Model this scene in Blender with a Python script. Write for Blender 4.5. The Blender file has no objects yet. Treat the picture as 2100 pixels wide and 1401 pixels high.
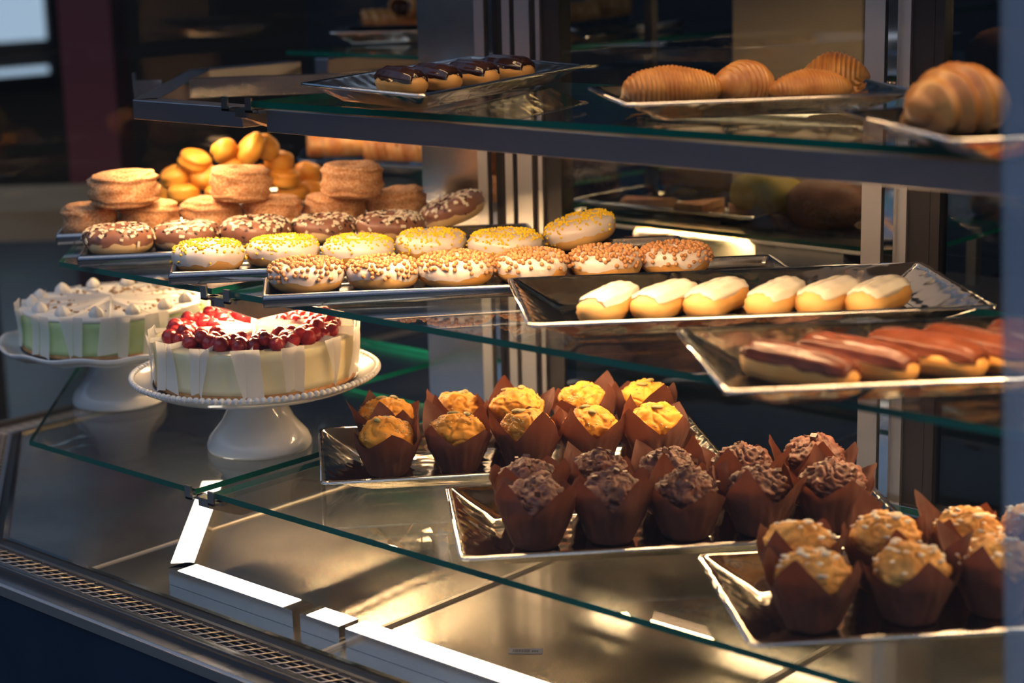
import bpy, math, random
from mathutils import Vector, Matrix, noise as mnoise

# ------------------------------------------------------------------ camera, world, exposure
SC = bpy.context.scene
COL = SC.collection
S = 0.72                       # metres per layout unit
EYE = 1.52                     # camera height
F_PX = 3710.85
RIGHT = Vector((0.7426472, 0.66926101, -0.02376621))
DOWN = Vector((0.13108642, -0.18007941, -0.97487833))
FWD = Vector((-0.65672786, 0.72087524, -0.2214665))

cam_d = bpy.data.cameras.new('camera')
cam_d.sensor_width = 36.0
cam_d.lens = F_PX / 2100.0 * 36.0
cam_d.clip_start = 0.02
cam_d.clip_end = 60
cam_d.dof.use_dof = True
cam_d.dof.focus_distance = 2.38
cam_d.dof.aperture_fstop = 3.2
cam = bpy.data.objects.new('camera', cam_d)
COL.objects.link(cam)
m3 = Matrix((RIGHT, -DOWN, -FWD)).transposed()
cam.matrix_world = Matrix.Translation((0, 0, EYE)) @ m3.to_4x4()
SC.camera = cam

SC.view_settings.view_transform = 'Standard'
SC.view_settings.look = 'None'
SC.view_settings.gamma = 1.0
SC.view_settings.exposure = 0.0
SC.view_settings.use_curve_mapping = False
SC.cycles.transparent_max_bounces = 40
SC.cycles.max_bounces = 10
SC.cycles.glossy_bounces = 6
SC.cycles.sample_clamp_indirect = 6.0
SC.cycles.caustics_reflective = False
SC.cycles.caustics_refractive = False

world = bpy.data.worlds.new('world')
SC.world = world
world.use_nodes = True
wn = world.node_tree
wn.nodes.clear()
w_out = wn.nodes.new('ShaderNodeOutputWorld')
w_bg = wn.nodes.new('ShaderNodeBackground')
w_bg.inputs['Strength'].default_value = 1.0
w_tc = wn.nodes.new('ShaderNodeTexCoord')
w_sep = wn.nodes.new('ShaderNodeSeparateXYZ')
wn.links.new(w_tc.outputs['Generated'], w_sep.inputs[0])


def wramp(sock, a, b):
    n = wn.nodes.new('ShaderNodeMapRange')
    n.interpolation_type = 'SMOOTHSTEP'
    n.inputs['From Min'].default_value = a
    n.inputs['From Max'].default_value = b
    wn.links.new(sock, n.inputs['Value'])
    return n.outputs['Result']


def wmul(a, b):
    n = wn.nodes.new('ShaderNodeMath')
    n.operation = 'MULTIPLY'
    wn.links.new(a, n.inputs[0])
    wn.links.new(b, n.inputs[1])
    return n.outputs[0]


# daylight of the street in front of the case: a bluish band of sky towards -Y, dim elsewhere
front = wramp(w_sep.outputs['Y'], -0.15, -0.75)
up = wmul(wramp(w_sep.outputs['Z'], -0.05, 0.18), wramp(w_sep.outputs['Z'], 0.95, 0.45))
patch = wmul(front, up)
w_mix = wn.nodes.new('ShaderNodeMix')
w_mix.data_type = 'RGBA'
w_mix.inputs['A'].default_value = (0.008, 0.010, 0.014, 1)
w_mix.inputs['B'].default_value = (0.11, 0.19, 0.33, 1)
wn.links.new(patch, w_mix.inputs['Factor'])
hi = wmul(wramp(w_sep.outputs['Y'], 0.05, -0.35), wramp(w_sep.outputs['Z'], 0.30, 0.55))
w_mix2 = wn.nodes.new('ShaderNodeMix')
w_mix2.data_type = 'RGBA'
w_mix2.inputs['B'].default_value = (0.62, 0.72, 0.92, 1)
wn.links.new(hi, w_mix2.inputs['Factor'])
wn.links.new(w_mix.outputs['Result'], w_mix2.inputs['A'])
lf = wmul(wramp(w_sep.outputs['X'], -0.55, -0.85), wramp(w_sep.outputs['Z'], 0.24, 0.55))
w_mix3 = wn.nodes.new('ShaderNodeMix')
w_mix3.data_type = 'RGBA'
w_mix3.inputs['B'].default_value = (0.11, 0.22, 0.40, 1)
wn.links.new(lf, w_mix3.inputs['Factor'])
wn.links.new(w_mix2.outputs['Result'], w_mix3.inputs['A'])
wn.links.new(w_mix3.outputs['Result'], w_bg.inputs['Color'])
wn.links.new(w_bg.outputs[0], w_out.inputs['Surface'])

LED_COL = (1.0, 0.62, 0.30)
LED_TOP = 110.0        # strips under the top light rails
LED_MID = 85.0        # strips under the middle shelf and the added rear one
LED_CAKE = 230.0      # strips right above the two cakes
LED_FAR = 40.0        # rails of the second leg and the added rear bar
LED_CAN = 34.0         # canopy strip over the top shelf

# ------------------------------------------------------------------ helpers


def U(x, y, z):
    return Vector((S * x, S * y, EYE + S * z))


def at(px, py, z):
    """point of the horizontal plane z (layout units) seen at photo pixel px, py; metres"""
    d = RIGHT * ((px - 1050.0) / F_PX) + DOWN * ((py - 700.5) / F_PX) + FWD
    k = z * S / d.z
    return Vector((d.x * k, d.y * k, EYE + d.z * k))


def aty(px, py, y):
    d = RIGHT * ((px - 1050.0) / F_PX) + DOWN * ((py - 700.5) / F_PX) + FWD
    k = y * S / d.y
    return Vector((d.x * k, d.y * k, EYE + d.z * k))


ZL, ZM, ZT, ZD = -1.0, -0.63, -0.29, -1.2     # lower, middle, top shelf and deck
LOWZ, MIDZ, TOPZ, DECKZ = [EYE + S * z for z in (ZL, ZM, ZT, ZD)]
GT = 0.008                                    # glass thickness


def nz(v, s=1.0, o=0.0):
    return mnoise.noise(Vector((v[0] * s + o, v[1] * s - o, v[2] * s + 0.37 * o)))


def fbm(v, s=1.0, o=0.0, n=3):
    a, t = 1.0, 0.0
    for i in range(n):
        t += a * nz(v, s, o + 7.3 * i)
        a *= 0.5
        s *= 2.05
    return t


class MB:
    def __init__(self):
        self.v, self.f, self.m, self.s = [], [], [], []

    def add(self, verts, faces, mi=0, smooth=True):
        o = len(self.v)
        self.v += [tuple(p) for p in verts]
        for f in faces:
            self.f.append(tuple(o + i for i in f))
            self.m.append(mi)
            self.s.append(smooth)
        return self

    def grid(self, fn, nu, nv, wu=False, wv=False, mi=0, smooth=True, flip=False):
        vs = [fn(i / (nu if wu else nu - 1), j / (nv if wv else nv - 1)) for i in range(nu) for j in range(nv)]
        fs = []
        for i in range(nu if wu else nu - 1):
            for j in range(nv if wv else nv - 1):
                a, b = i * nv + j, ((i + 1) % nu) * nv + j
                c, d = ((i + 1) % nu) * nv + (j + 1) % nv, i * nv + (j + 1) % nv
                fs.append((d, c, b, a) if flip else (a, b, c, d))
        return self.add(vs, fs, mi, smooth)

    def box(self, a, b, mi=0, M=None):
        (x0, y0, z0), (x1, y1, z1) = a, b
        vs = [Vector(p) for p in ((x0, y0, z0), (x1, y0, z0), (x1, y1, z0), (x0, y1, z0),
                                  (x0, y0, z1), (x1, y0, z1), (x1, y1, z1), (x0, y1, z1))]
        if M is not None:
            vs = [M @ p for p in vs]
        return self.add(vs, [(3, 2, 1, 0), (4, 5, 6, 7), (0, 1, 5, 4), (1, 2, 6, 5), (2, 3, 7, 6), (3, 0, 4, 7)], mi, False)

    def prism(self, poly, z0, z1, mi=0, side_mi=None):
        """polygon (counter-clockwise seen from +Z) extruded from z0 to z1"""
        n = len(poly)
        vs = [(p[0], p[1], z0) for p in poly] + [(p[0], p[1], z1) for p in poly]
        self.add(vs, [tuple(range(n - 1, -1, -1)), tuple(range(n, 2 * n))], mi, False)
        sm = mi if side_mi is None else side_mi
        return self.add(vs, [(i, (i + 1) % n, n + (i + 1) % n, n + i) for i in range(n)], sm, False)

    def beam(self, p, q, prof, mi=0, up=Vector((0, 0, 1)), caps=True):
        """profile [(side, up)] swept from p to q"""
        p, q = Vector(p), Vector(q)
        t = (q - p).normalized()
        sd = t.cross(up).normalized()
        u2 = sd.cross(t).normalized()
        n = len(prof)
        vs = [p + sd * a + u2 * b for a, b in prof] + [q + sd * a + u2 * b for a, b in prof]
        fs = [(i, n + i, n + (i + 1) % n, (i + 1) % n) for i in range(n)]
        if caps:
            fs += [tuple(range(n)), tuple(range(2 * n - 1, n - 1, -1))]
        return self.add(vs, fs, mi, False)

    def tube(self, pts, r, n=8, mi=0):
        pts = [Vector(p) for p in pts]
        vs = []
        for i, p in enumerate(pts):
            t = (pts[min(i + 1, len(pts) - 1)] - pts[max(i - 1, 0)]).normalized()
            a = t.cross(Vector((0, 0, 1)))
            if a.length < 1e-3:
                a = t.cross(Vector((1, 0, 0)))
            a.normalize()
            b = t.cross(a)
            rr = r[i] if isinstance(r, (list, tuple)) else r
            vs += [p + (a * math.cos(k * 2 * math.pi / n) + b * math.sin(k * 2 * math.pi / n)) * rr for k in range(n)]
        fs = []
        for i in range(len(pts) - 1):
            for k in range(n):
                fs.append((i * n + k, i * n + (k + 1) % n, (i + 1) * n + (k + 1) % n, (i + 1) * n + k))
        fs += [tuple(range(n - 1, -1, -1)), tuple(range((len(pts) - 1) * n, len(pts) * n))]
        return self.add(vs, fs, mi, True)

    def lathe(self, prof, n=64, mi=0, c=(0, 0), smooth=True, rmod=None):
        def fn(a, b):
            k = min(int(round(b * (len(prof) - 1))), len(prof) - 1)
            r, z = prof[k]
            th = 2 * math.pi * a
            if rmod:
                r, z = rmod(r, z, th, k)
            return (c[0] + r * math.cos(th), c[1] + r * math.sin(th), z)
        return self.grid(fn, n, len(prof), wu=True, mi=mi, smooth=smooth)

    def ball(self, c, r, n=6, m=8, mi=0, sq=1.0):
        c = Vector(c)
        vs = [c + Vector((0, 0, -r * sq))]
        for i in range(1, n):
            a = -math.pi / 2 + math.pi * i / n
            for k in range(m):
                t = 2 * math.pi * k / m
                vs.append(c + Vector((r * math.cos(a) * math.cos(t), r * math.cos(a) * math.sin(t), r * sq * math.sin(a))))
        vs.append(c + Vector((0, 0, r * sq)))
        fs = [(0, 1 + (k + 1) % m, 1 + k) for k in range(m)]
        for i in range(n - 2):
            for k in range(m):
                a = 1 + i * m
                fs.append((a + k, a + (k + 1) % m, a + m + (k + 1) % m, a + m + k))
        l = len(vs) - 1
        fs += [(l, 1 + (n - 2) * m + k, 1 + (n - 2) * m + (k + 1) % m) for k in range(m)]
        return self.add(vs, fs, mi, True)

    def mesh(self, name, mats):
        me = bpy.data.meshes.new(name)
        me.from_pydata(self.v, [], self.f)
        for m in (mats if isinstance(mats, (list, tuple)) else [mats]):
            me.materials.append(m)
        me.polygons.foreach_set('material_index', self.m)
        me.polygons.foreach_set('use_smooth', self.s)
        me.update()
        return me


def part(name, me, parent=None, kind=None, label=None, loc=None, solid=0.0, bevel=0.0):
    o = bpy.data.objects.new(name, me)
    COL.objects.link(o)
    if parent is not None:
        o.parent = parent
    if loc is not None:
        o.location = loc
    if kind:
        o['kind'] = kind
    if label:
        o['label'] = label
    if solid:
        md = o.modifiers.new('thickness', 'SOLIDIFY')
        md.thickness = solid
        md.offset = 0
    if bevel:
        md = o.modifiers.new('edges', 'BEVEL')
        md.width = bevel
        md.segments = 2
        md.limit_method = 'ANGLE'
    return o


def tag(o, label, cat, group=None):
    o['label'] = label
    o['category'] = cat
    if group:
        o['group'] = group
    return o


def thing(name, label, cat, loc=(0, 0, 0), rz=0.0, group=None, rot=None):
    o = bpy.data.objects.new(name, None)
    o.empty_display_size = 0.02
    COL.objects.link(o)
    o.location = loc
    o.rotation_euler = rot if rot else (0, 0, rz)
    return tag(o, label, cat, group)


def copy_tree(root, loc, rot, label, group):
    r = root.copy()
    COL.objects.link(r)
    r.location = loc
    r.rotation_euler = rot
    tag(r, label, root['category'], group)
    for ch in list(root.children):
        c = ch.copy()
        COL.objects.link(c)
        c.parent = r
        for g in list(ch.children):
            d = g.copy()
            COL.objects.link(d)
            d.parent = c
    return r


# ------------------------------------------------------------------ materials
MATS = {}


def mat(name, col, rough=0.5, metal=0.0, col2=None, nscale=40.0, bump=0.0, bscale=60.0, stretch=None,
        sss=0.0, coat=0.0, spec=0.5, emit=None, estr=0.0, rvar=0.0, detail=3.0, btype='noise', trans=0.0, lo=0.35, hi=0.65):
    if name in MATS:
        return MATS[name]
    m = bpy.data.materials.new(name)
    m.use_nodes = True
    nt = m.node_tree
    b = nt.nodes['Principled BSDF']
    b.inputs['Base Color'].default_value = (*col, 1)
    b.inputs['Roughness'].default_value = rough
    b.inputs['Metallic'].default_value = metal
    b.inputs['Specular IOR Level'].default_value = spec
    if coat:
        b.inputs['Coat Weight'].default_value = coat
        b.inputs['Coat Roughness'].default_value = 0.08
    if sss:
        b.inputs['Subsurface Weight'].default_value = sss
        b.inputs['Subsurface Radius'].default_value = (0.008, 0.004, 0.002)
        b.inputs['Subsurface Scale'].default_value = 1.0
    if trans:
        b.inputs['Transmission Weight'].default_value = trans
    if emit:
        b.inputs['Emission Color'].default_value = (*emit, 1)
        b.inputs['Emission Strength'].default_value = estr
    tc = nt.nodes.new('ShaderNodeTexCoord')
    mp = nt.nodes.new('ShaderNodeMapping')
    nt.links.new(tc.outputs['Object'], mp.inputs['Vector'])
    if stretch:
        mp.inputs['Scale'].default_value = stretch
    if col2 is not None or rvar:
        n = nt.nodes.new('ShaderNodeTexNoise')
        n.inputs['Scale'].default_value = nscale
        n.inputs['Detail'].default_value = detail
        nt.links.new(mp.outputs[0], n.inputs['Vector'])
        if col2 is not None:
            r = nt.nodes.new('ShaderNodeValToRGB')
            r.color_ramp.elements[0].color = (*col, 1)
            r.color_ramp.elements[1].color = (*col2, 1)
            r.color_ramp.elements[0].position = lo
            r.color_ramp.elements[1].position = hi
            nt.links.new(n.outputs['Fac'], r.inputs['Fac'])
            nt.links.new(r.outputs['Color'], b.inputs['Base Color'])
        if rvar:
            mr = nt.nodes.new('ShaderNodeMapRange')
            mr.inputs['To Min'].default_value = max(0.02, rough - rvar)
            mr.inputs['To Max'].default_value = rough + rvar
            nt.links.new(n.outputs['Fac'], mr.inputs['Value'])
            nt.links.new(mr.outputs[0], b.inputs['Roughness'])
    if bump:
        if btype == 'voronoi':
            n2 = nt.nodes.new('ShaderNodeTexVoronoi')
            n2.feature = 'SMOOTH_F1'
            sock = n2.outputs['Distance']
        else:
            n2 = nt.nodes.new('ShaderNodeTexNoise')
            n2.inputs['Detail'].default_value = 4
            sock = n2.outputs['Fac']
        n2.inputs['Scale'].default_value = bscale
        nt.links.new(mp.outputs[0], n2.inputs['Vector'])
        bp = nt.nodes.new('ShaderNodeBump')
        bp.inputs['Strength'].default_value = bump
        bp.inputs['Distance'].default_value = 0.002
        nt.links.new(sock, bp.inputs['Height'])
        nt.links.new(bp.outputs[0], b.inputs['Normal'])
    MATS[name] = m
    return m


def glass_mat(name, tint, refl=1.0, haze=None, haze_f=0.0):
    """thin architectural glass: clear pane with Fresnel mirror, optionally a faint diffuse film mixed in"""
    m = bpy.data.materials.new(name)
    m.use_nodes = True
    nt = m.node_tree
    nt.nodes.clear()
    out = nt.nodes.new('ShaderNodeOutputMaterial')
    tr = nt.nodes.new('ShaderNodeBsdfTransparent')
    tr.inputs['Color'].default_value = (*tint, 1)
    gl = nt.nodes.new('ShaderNodeBsdfGlossy')
    gl.inputs['Roughness'].default_value = 0.0
    gl.inputs['Color'].default_value = (refl, refl, refl, 1)
    lw = nt.nodes.new('ShaderNodeLayerWeight')
    lw.inputs['Blend'].default_value = 0.5
    pw = nt.nodes.new('ShaderNodeMath')
    pw.operation = 'POWER'
    pw.inputs[1].default_value = 5.0
    nt.links.new(lw.outputs['Facing'], pw.inputs[0])
    fr = nt.nodes.new('ShaderNodeMath')
    fr.operation = 'MULTIPLY_ADD'
    fr.inputs[1].default_value = 0.94
    fr.inputs[2].default_value = 0.035
    nt.links.new(pw.outputs[0], fr.inputs[0])
    mx = nt.nodes.new('ShaderNodeMixShader')
    nt.links.new(fr.outputs[0], mx.inputs[0])
    last = tr
    if haze_f:
        df = nt.nodes.new('ShaderNodeBsdfDiffuse')
        df.inputs['Color'].default_value = (*haze, 1)
        m2 = nt.nodes.new('ShaderNodeMixShader')
        m2.inputs[0].default_value = haze_f
        nt.links.new(tr.outputs[0], m2.inputs[1])
        nt.links.new(df.outputs[0], m2.inputs[2])
        last = m2
    nt.links.new(last.outputs[0], mx.inputs[1])
    nt.links.new(gl.outputs[0], mx.inputs[2])
    nt.links.new(mx.outputs[0], out.inputs['Surface'])
    return m


M_STEEL = mat('brushed_steel', (0.62, 0.60, 0.58), 0.2, 1.0, nscale=30, rvar=0.05, stretch=(1, 14, 14), bump=0.02, bscale=90)
M_DECK = mat('satin_deck_steel', (0.62, 0.58, 0.52), 0.22, 1.0, col2=(0.70, 0.66, 0.60), nscale=5, rvar=0.12, detail=5, coat=0.7)
M_RAIL = mat('rail_aluminium', (0.42, 0.43, 0.47), 0.33, 1.0, nscale=60, rvar=0.05, stretch=(1, 20, 20))
M_ALU = mat('door_aluminium', (0.52, 0.52, 0.53), 0.42, 1.0, nscale=80, rvar=0.04)
M_CHROME = mat('polished_steel', (0.74, 0.73, 0.72), 0.07, 1.0, nscale=12, rvar=0.03)
M_JSTRIP = mat('bright_folded_edge', (0.80, 0.74, 0.66), 0.45, 0.9)
M_BLACK = mat('black_gasket', (0.012, 0.012, 0.014), 0.45)
M_DARKFR = mat('dark_bronze_frame', (0.045, 0.042, 0.045), 0.35, 0.6)
M_NAVY = mat('navy_front_panel', (0.003, 0.014, 0.036), 0.22, 0.0, col2=(0.005, 0.024, 0.055), nscale=6)
M_WIRE = mat('zinc_wire', (0.80, 0.70, 0.60), 0.42, 0.8)
M_TRAY = mat('hammered_steel_tray', (0.72, 0.68, 0.63), 0.09, 1.0, bump=0.35, bscale=55, btype='voronoi')
M_FLAT = mat('flat_steel_tray', (0.36, 0.36, 0.38), 0.17, 1.0, nscale=25, rvar=0.04)
M_LED = mat('led_diffuser', (0.9, 0.85, 0.8), 0.5, emit=LED_COL, estr=LED_TOP)
M_LEDM = mat('led_diffuser_shelf', (0.9, 0.85, 0.8), 0.5, emit=LED_COL, estr=LED_MID)
M_LEDK = mat('led_diffuser_cake', (0.9, 0.85, 0.8), 0.5, emit=LED_COL, estr=LED_CAKE)
M_LEDF = mat('led_diffuser_far', (0.9, 0.85, 0.8), 0.5, emit=LED_COL, estr=LED_FAR)
M_LEDC = mat('led_diffuser_canopy', (0.9, 0.85, 0.8), 0.5, emit=LED_COL, estr=LED_CAN)
M_RAILGLOW = mat('rail_reflection_glow', (0.9, 0.9, 0.9), 0.5, emit=(1.0, 0.86, 0.70), estr=3.0)  # glow of the bars that replace the rail's mirror image on the deck
M_GLASS = glass_mat('shelf_glass', (0.955, 0.975, 0.965))
M_EDGE = mat('green_glass_edge', (0.002, 0.115, 0.072), 0.08, 0.0, col2=(0.0, 0.14, 0.11), nscale=7, spec=0.8)
M_FRONT = glass_mat('front_glass', (0.985, 0.99, 0.995), 0.7, (0.5, 0.55, 0.62), 0.004)
M_DOOR = glass_mat('door_glass', (0.62, 0.66, 0.68), 1.0)
M_JOINT = glass_mat('glass_joint_strip', (0.66, 0.76, 0.90), 1.0, (0.65, 0.76, 0.92), 0.26)

M_DOUGH = mat('fried_dough', (0.82, 0.52, 0.22), 0.55, col2=(0.90, 0.66, 0.36), nscale=25, bump=0.25, bscale=110, sss=0.0)
M_DOUGHP = mat('pale_dough', (0.84, 0.50, 0.17), 0.55, col2=(0.72, 0.34, 0.075), nscale=18, bump=0.2, bscale=120)
M_PINK = mat('white_pink_icing', (0.86, 0.70, 0.62), 0.28, col2=(0.90, 0.80, 0.72), nscale=14, bump=0.1, bscale=50, coat=0.3)
M_WHITE = mat('white_fondant', (0.90, 0.80, 0.62), 0.25, col2=(0.93, 0.86, 0.74), nscale=20, coat=0.4)
M_CHOCM = mat('milk_chocolate_icing', (0.22, 0.085, 0.05), 0.4, col2=(0.32, 0.14, 0.09), nscale=20, bump=0.1, bscale=70, coat=0.2)
M_CHOCD = mat('dark_chocolate_glaze', (0.075, 0.020, 0.011), 0.20, col2=(0.15, 0.042, 0.020), nscale=14, coat=0.0, spec=0.16, bump=0.35, bscale=40)
M_YEL = mat('yellow_sprinkle', (1.0, 0.66, 0.01), 0.5)
M_PEARL = mat('biscuit_pearl', (0.62, 0.28, 0.10), 0.42, col2=(0.70, 0.35, 0.14), nscale=60)
M_CHIPW = mat('white_chocolate_chip', (0.90, 0.78, 0.58), 0.5)
M_CHIPD = mat('dark_chocolate_chip', (0.045, 0.018, 0.012), 0.45)
M_CRON = mat('sugared_laminated_dough', (0.50, 0.20, 0.06), 0.75, col2=(0.76, 0.50, 0.30), nscale=300, detail=2, bump=0.4, bscale=600, lo=0.36, hi=0.72)
M_BUN = mat('golden_bun_crust', (0.70, 0.26, 0.025), 0.42, col2=(0.84, 0.41, 0.06), nscale=22, bump=0.08, bscale=90)
M_PUFF = mat('flaky_pastry', (0.40, 0.135, 0.022), 0.45, col2=(0.66, 0.32, 0.075), nscale=24, bump=0.35, bscale=70, coat=0.15)
M_CRAN = mat('glazed_berry_pastry', (0.55, 0.16, 0.035), 0.35, col2=(0.85, 0.46, 0.16), nscale=26, bump=0.4, bscale=60, coat=0.3)
M_MUFY = mat('yellow_muffin_crumb', (0.80, 0.32, 0.022), 0.6, col2=(0.84, 0.37, 0.035), nscale=35, bump=0.35, bscale=130)
M_MUFC = mat('chocolate_muffin_crumb', (0.085, 0.029, 0.020), 0.55, col2=(0.21, 0.085, 0.058), nscale=60, bump=0.6, bscale=140)
M_MUFO = mat('oat_muffin_crumb', (0.70, 0.30, 0.05), 0.6, col2=(0.80, 0.42, 0.10), nscale=35, bump=0.35, bscale=130)
M_PAPER = None
M_SEED = mat('sesame_seed', (0.80, 0.55, 0.24), 0.5)
M_PUMP = mat('pumpkin_seed', (0.36, 0.30, 0.10), 0.5)
M_OAT = mat('oat_flake', (0.92, 0.82, 0.64), 0.6)
M_CHUNK = mat('chocolate_chunk', (0.10, 0.04, 0.027), 0.35)
M_CERAM = mat('white_ceramic', (0.86, 0.85, 0.84), 0.12, coat=0.5)
M_CREAM = mat('cheesecake_filling', (0.92, 0.80, 0.46), 0.5, col2=(0.95, 0.86, 0.58), nscale=30, bump=0.1, bscale=120)
M_LIME = mat('green_cheesecake_filling', (0.50, 0.68, 0.28), 0.5, col2=(0.64, 0.78, 0.40), nscale=30, bump=0.1, bscale=120)
M_CRUST = mat('biscuit_crust', (0.42, 0.19, 0.06), 0.8, col2=(0.58, 0.30, 0.11), nscale=90, bump=0.5, bscale=160)
M_BERRY = mat('raspberry', (0.36, 0.010, 0.016), 0.28, col2=(0.55, 0.03, 0.035), nscale=60, coat=0.4)
M_JELLY = mat('berry_glaze', (0.35, 0.012, 0.02), 0.2, coat=0.5)
M_WHIP = mat('whipped_cream', (0.93, 0.90, 0.84), 0.5)
M_NUT = mat('walnut_crumb', (0.42, 0.23, 0.08), 0.6)
M_TIN = mat('black_cake_board', (0.02, 0.02, 0.022), 0.4)


def paper_divider_mat():
    m = bpy.data.materials.new('translucent_parchment')
    m.use_nodes = True
    nt = m.node_tree
    nt.nodes.clear()
    out = nt.nodes.new('ShaderNodeOutputMaterial')
    d = nt.nodes.new('ShaderNodeBsdfDiffuse')
    d.inputs['Color'].default_value = (0.95, 0.94, 0.93, 1)
    t = nt.nodes.new('ShaderNodeBsdfTranslucent')
    t.inputs['Color'].default_value = (0.93, 0.91, 0.88, 1)
    p = nt.nodes.new('ShaderNodeBsdfTransparent')
    m1 = nt.nodes.new('ShaderNodeMixShader')
    m1.inputs[0].default_value = 0.4
    nt.links.new(d.outputs[0], m1.inputs[1])
    nt.links.new(t.outputs[0], m1.inputs[2])
    m2 = nt.nodes.new('ShaderNodeMixShader')
    m2.inputs[0].default_value = 0.07
    nt.links.new(m1.outputs[0], m2.inputs[1])
    nt.links.new(p.outputs[0], m2.inputs[2])
    nt.links.new(m2.outputs[0], out.inputs['Surface'])
    return m


M_PARCH = paper_divider_mat()


def baking_paper_mat():
    m = mat('brown_baking_paper', (0.085, 0.028, 0.017), 0.7, col2=(0.135, 0.047, 0.030), nscale=30, bump=0.5, bscale=75)
    nt = m.node_tree
    out = [n for n in nt.nodes if n.type == 'OUTPUT_MATERIAL'][0]
    b = nt.nodes['Principled BSDF']
    t = nt.nodes.new('ShaderNodeBsdfTranslucent')
    t.inputs['Color'].default_value = (0.34, 0.095, 0.040, 1)
    mx = nt.nodes.new('ShaderNodeMixShader')
    mx.inputs[0].default_value = 0.13
    nt.links.new(b.outputs[0], mx.inputs[1])
    nt.links.new(t.outputs[0], mx.inputs[2])
    nt.links.new(mx.outputs[0], out.inputs['Surface'])
    return m


M_PAPER = baking_paper_mat()

# ------------------------------------------------------------------ the place around the case
M_FLOOR = mat('dark_floor_tile', (0.035, 0.034, 0.036), 0.35, col2=(0.05, 0.048, 0.05), nscale=3)
M_WALL = mat('dark_shop_wall', (0.018, 0.022, 0.028), 0.6, col2=(0.026, 0.030, 0.036), nscale=2)
M_CEIL = mat('dark_ceiling', (0.03, 0.03, 0.032), 0.8)
M_COLUMN = mat('dark_red_column', (0.16, 0.030, 0.036), 0.4)
M_WIN = mat('daylight_pane', (0.6, 0.7, 0.8), 0.3, emit=(0.50, 0.68, 0.85), estr=0.75)
M_TAN = mat('tan_panel', (0.42, 0.30, 0.17), 0.5, col2=(0.50, 0.36, 0.22), nscale=4)
M_BENCH = mat('straw_bench', (0.30, 0.20, 0.10), 0.7, col2=(0.36, 0.25, 0.13), nscale=3)


def structure(name, me):
    return part(name, me, kind='structure')


structure('floor', MB().box((-9.5, -3, -0.05), (5, 8.5, 0.0)).mesh('floor', M_FLOOR))
structure('ceiling', MB().box((-3.6, 2.4, 3.2), (5, 8.5, 3.3)).mesh('ceiling', M_CEIL))
structure('wall_back', MB().box((-9.5, 8.4, 0), (5, 8.5, 3.2)).mesh('wall_back', M_WALL))
structure('wall_left', MB().box((-9.6, -3, 0), (-9.5, 8.5, 3.2)).mesh('wall_left', mat('brown_side_wall', (0.045, 0.034, 0.026), 0.6)))
structure('wall_right', MB().box((4.9, 1.5, 0), (5.0, 8.5, 3.2)).mesh('wall_right', M_WALL))
# bright window far off to the left, seen over the corner of the case
wb = MB()
wy0, wy1 = 4.95, 6.30
for (a, b) in ((0.535, 0.59), (0.75, 1.95)):
    wb.box((-9.50, wy0, a + 0.2), (-9.47, wy0 + 0.50, b + 0.2))
    wb.box((-9.50, wy0 + 0.56, a + 0.2), (-9.47, wy1, b + 0.2))
win = structure('window_1', wb.mesh('window_1', M_WIN))
part('frame', MB().box((-9.5, wy0 - 0.06, 0.7), (-9.44, wy0, 2.2)).box((-9.5, wy1, 0.7), (-9.44, wy1 + 0.06, 2.2))
     .box((-9.5, wy0 + 0.50, 0.7), (-9.44, wy0 + 0.56, 2.2)).box((-9.5, wy0, 0.7), (-9.44, wy1, 0.75)).box((-9.5, wy0, 2.14), (-9.44, wy1, 2.2))
     .mesh('frame', M_DARKFR), win)

pc = Vector((-0.84751938, 0.58915848, 0))
col_p = pc * (5.2)
col_q = Vector((RIGHT.x, RIGHT.y, 0)).normalized()
cm = MB()
a, b = col_p - col_q * 0.075, col_p + col_q * 0.075
nrm = Vector((-col_q.y, col_q.x, 0))
cm.prism([(a.x, a.y), (b.x, b.y), ((b + nrm * 0.2).x, (b + nrm * 0.2).y), ((a + nrm * 0.2).x, (a + nrm * 0.2).y)], 0, 3.2)
tag(part('shop_column', cm.mesh('shop_column', M_COLUMN)), 'dark red square column standing beyond the corner of the case', 'column')
bp0 = Vector((-0.876, 0.575, 0)) * 4.6
bb = MB()
q0, q1 = bp0 - col_q * 0.35, bp0 + col_q * 0.16
bb.prism([(q0.x, q0.y), (q1.x, q1.y), ((q1 + nrm * 0.5).x, (q1 + nrm * 0.5).y), ((q0 + nrm * 0.5).x, (q0 + nrm * 0.5).y)], 0.76, 0.84)
bn = thing('bench', 'straw coloured bench seen blurred beyond the corner of the case', 'bench')
part('seat', bb.mesh('seat', M_BENCH), bn)
for k in (0.05, 0.45):
    for e in (0.05, 0.42):
        p = q0 + col_q * k + nrm * e
        part('leg', MB().box((p.x - 0.02, p.y - 0.02, 0), (p.x + 0.02, p.y + 0.02, 0.76)).mesh('leg', M_DARKFR), bn)

# ------------------------------------------------------------------ the display case
case = thing('display_case', 'corner bakery display case with steel deck, posts and front grille', 'display case')
XR = -0.55                       # right end of what is built (layout units)
YB = 2.90                        # back plane: posts and sliding doors


def ring(offs):
    """the front line of the case (front, chamfer, second leg) moved inwards by offs: right end, corners, far end"""
    y1 = 1.915 + offs
    x3 = -3.86 + offs
    k = offs * 0.414
    return [(XR, y1), (-3.17 + k, y1), (x3, 2.40 + k), (x3, 6.2)]


def band(mb, o0, o1, z0, z1, mi=0):
    """solid strip following the front line between offsets o0 (outer) and o1 (inner)"""
    A = [U(x, y, 0) for x, y in ring(o0)]
    B = [U(x, y, 0) for x, y in ring(o1)]
    for i in range(3):
        mb.prism([(A[i].x, A[i].y), (B[i].x, B[i].y), (B[i + 1].x, B[i + 1].y), (A[i + 1].x, A[i + 1].y)], z0, z1, mi)
    return mb


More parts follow.
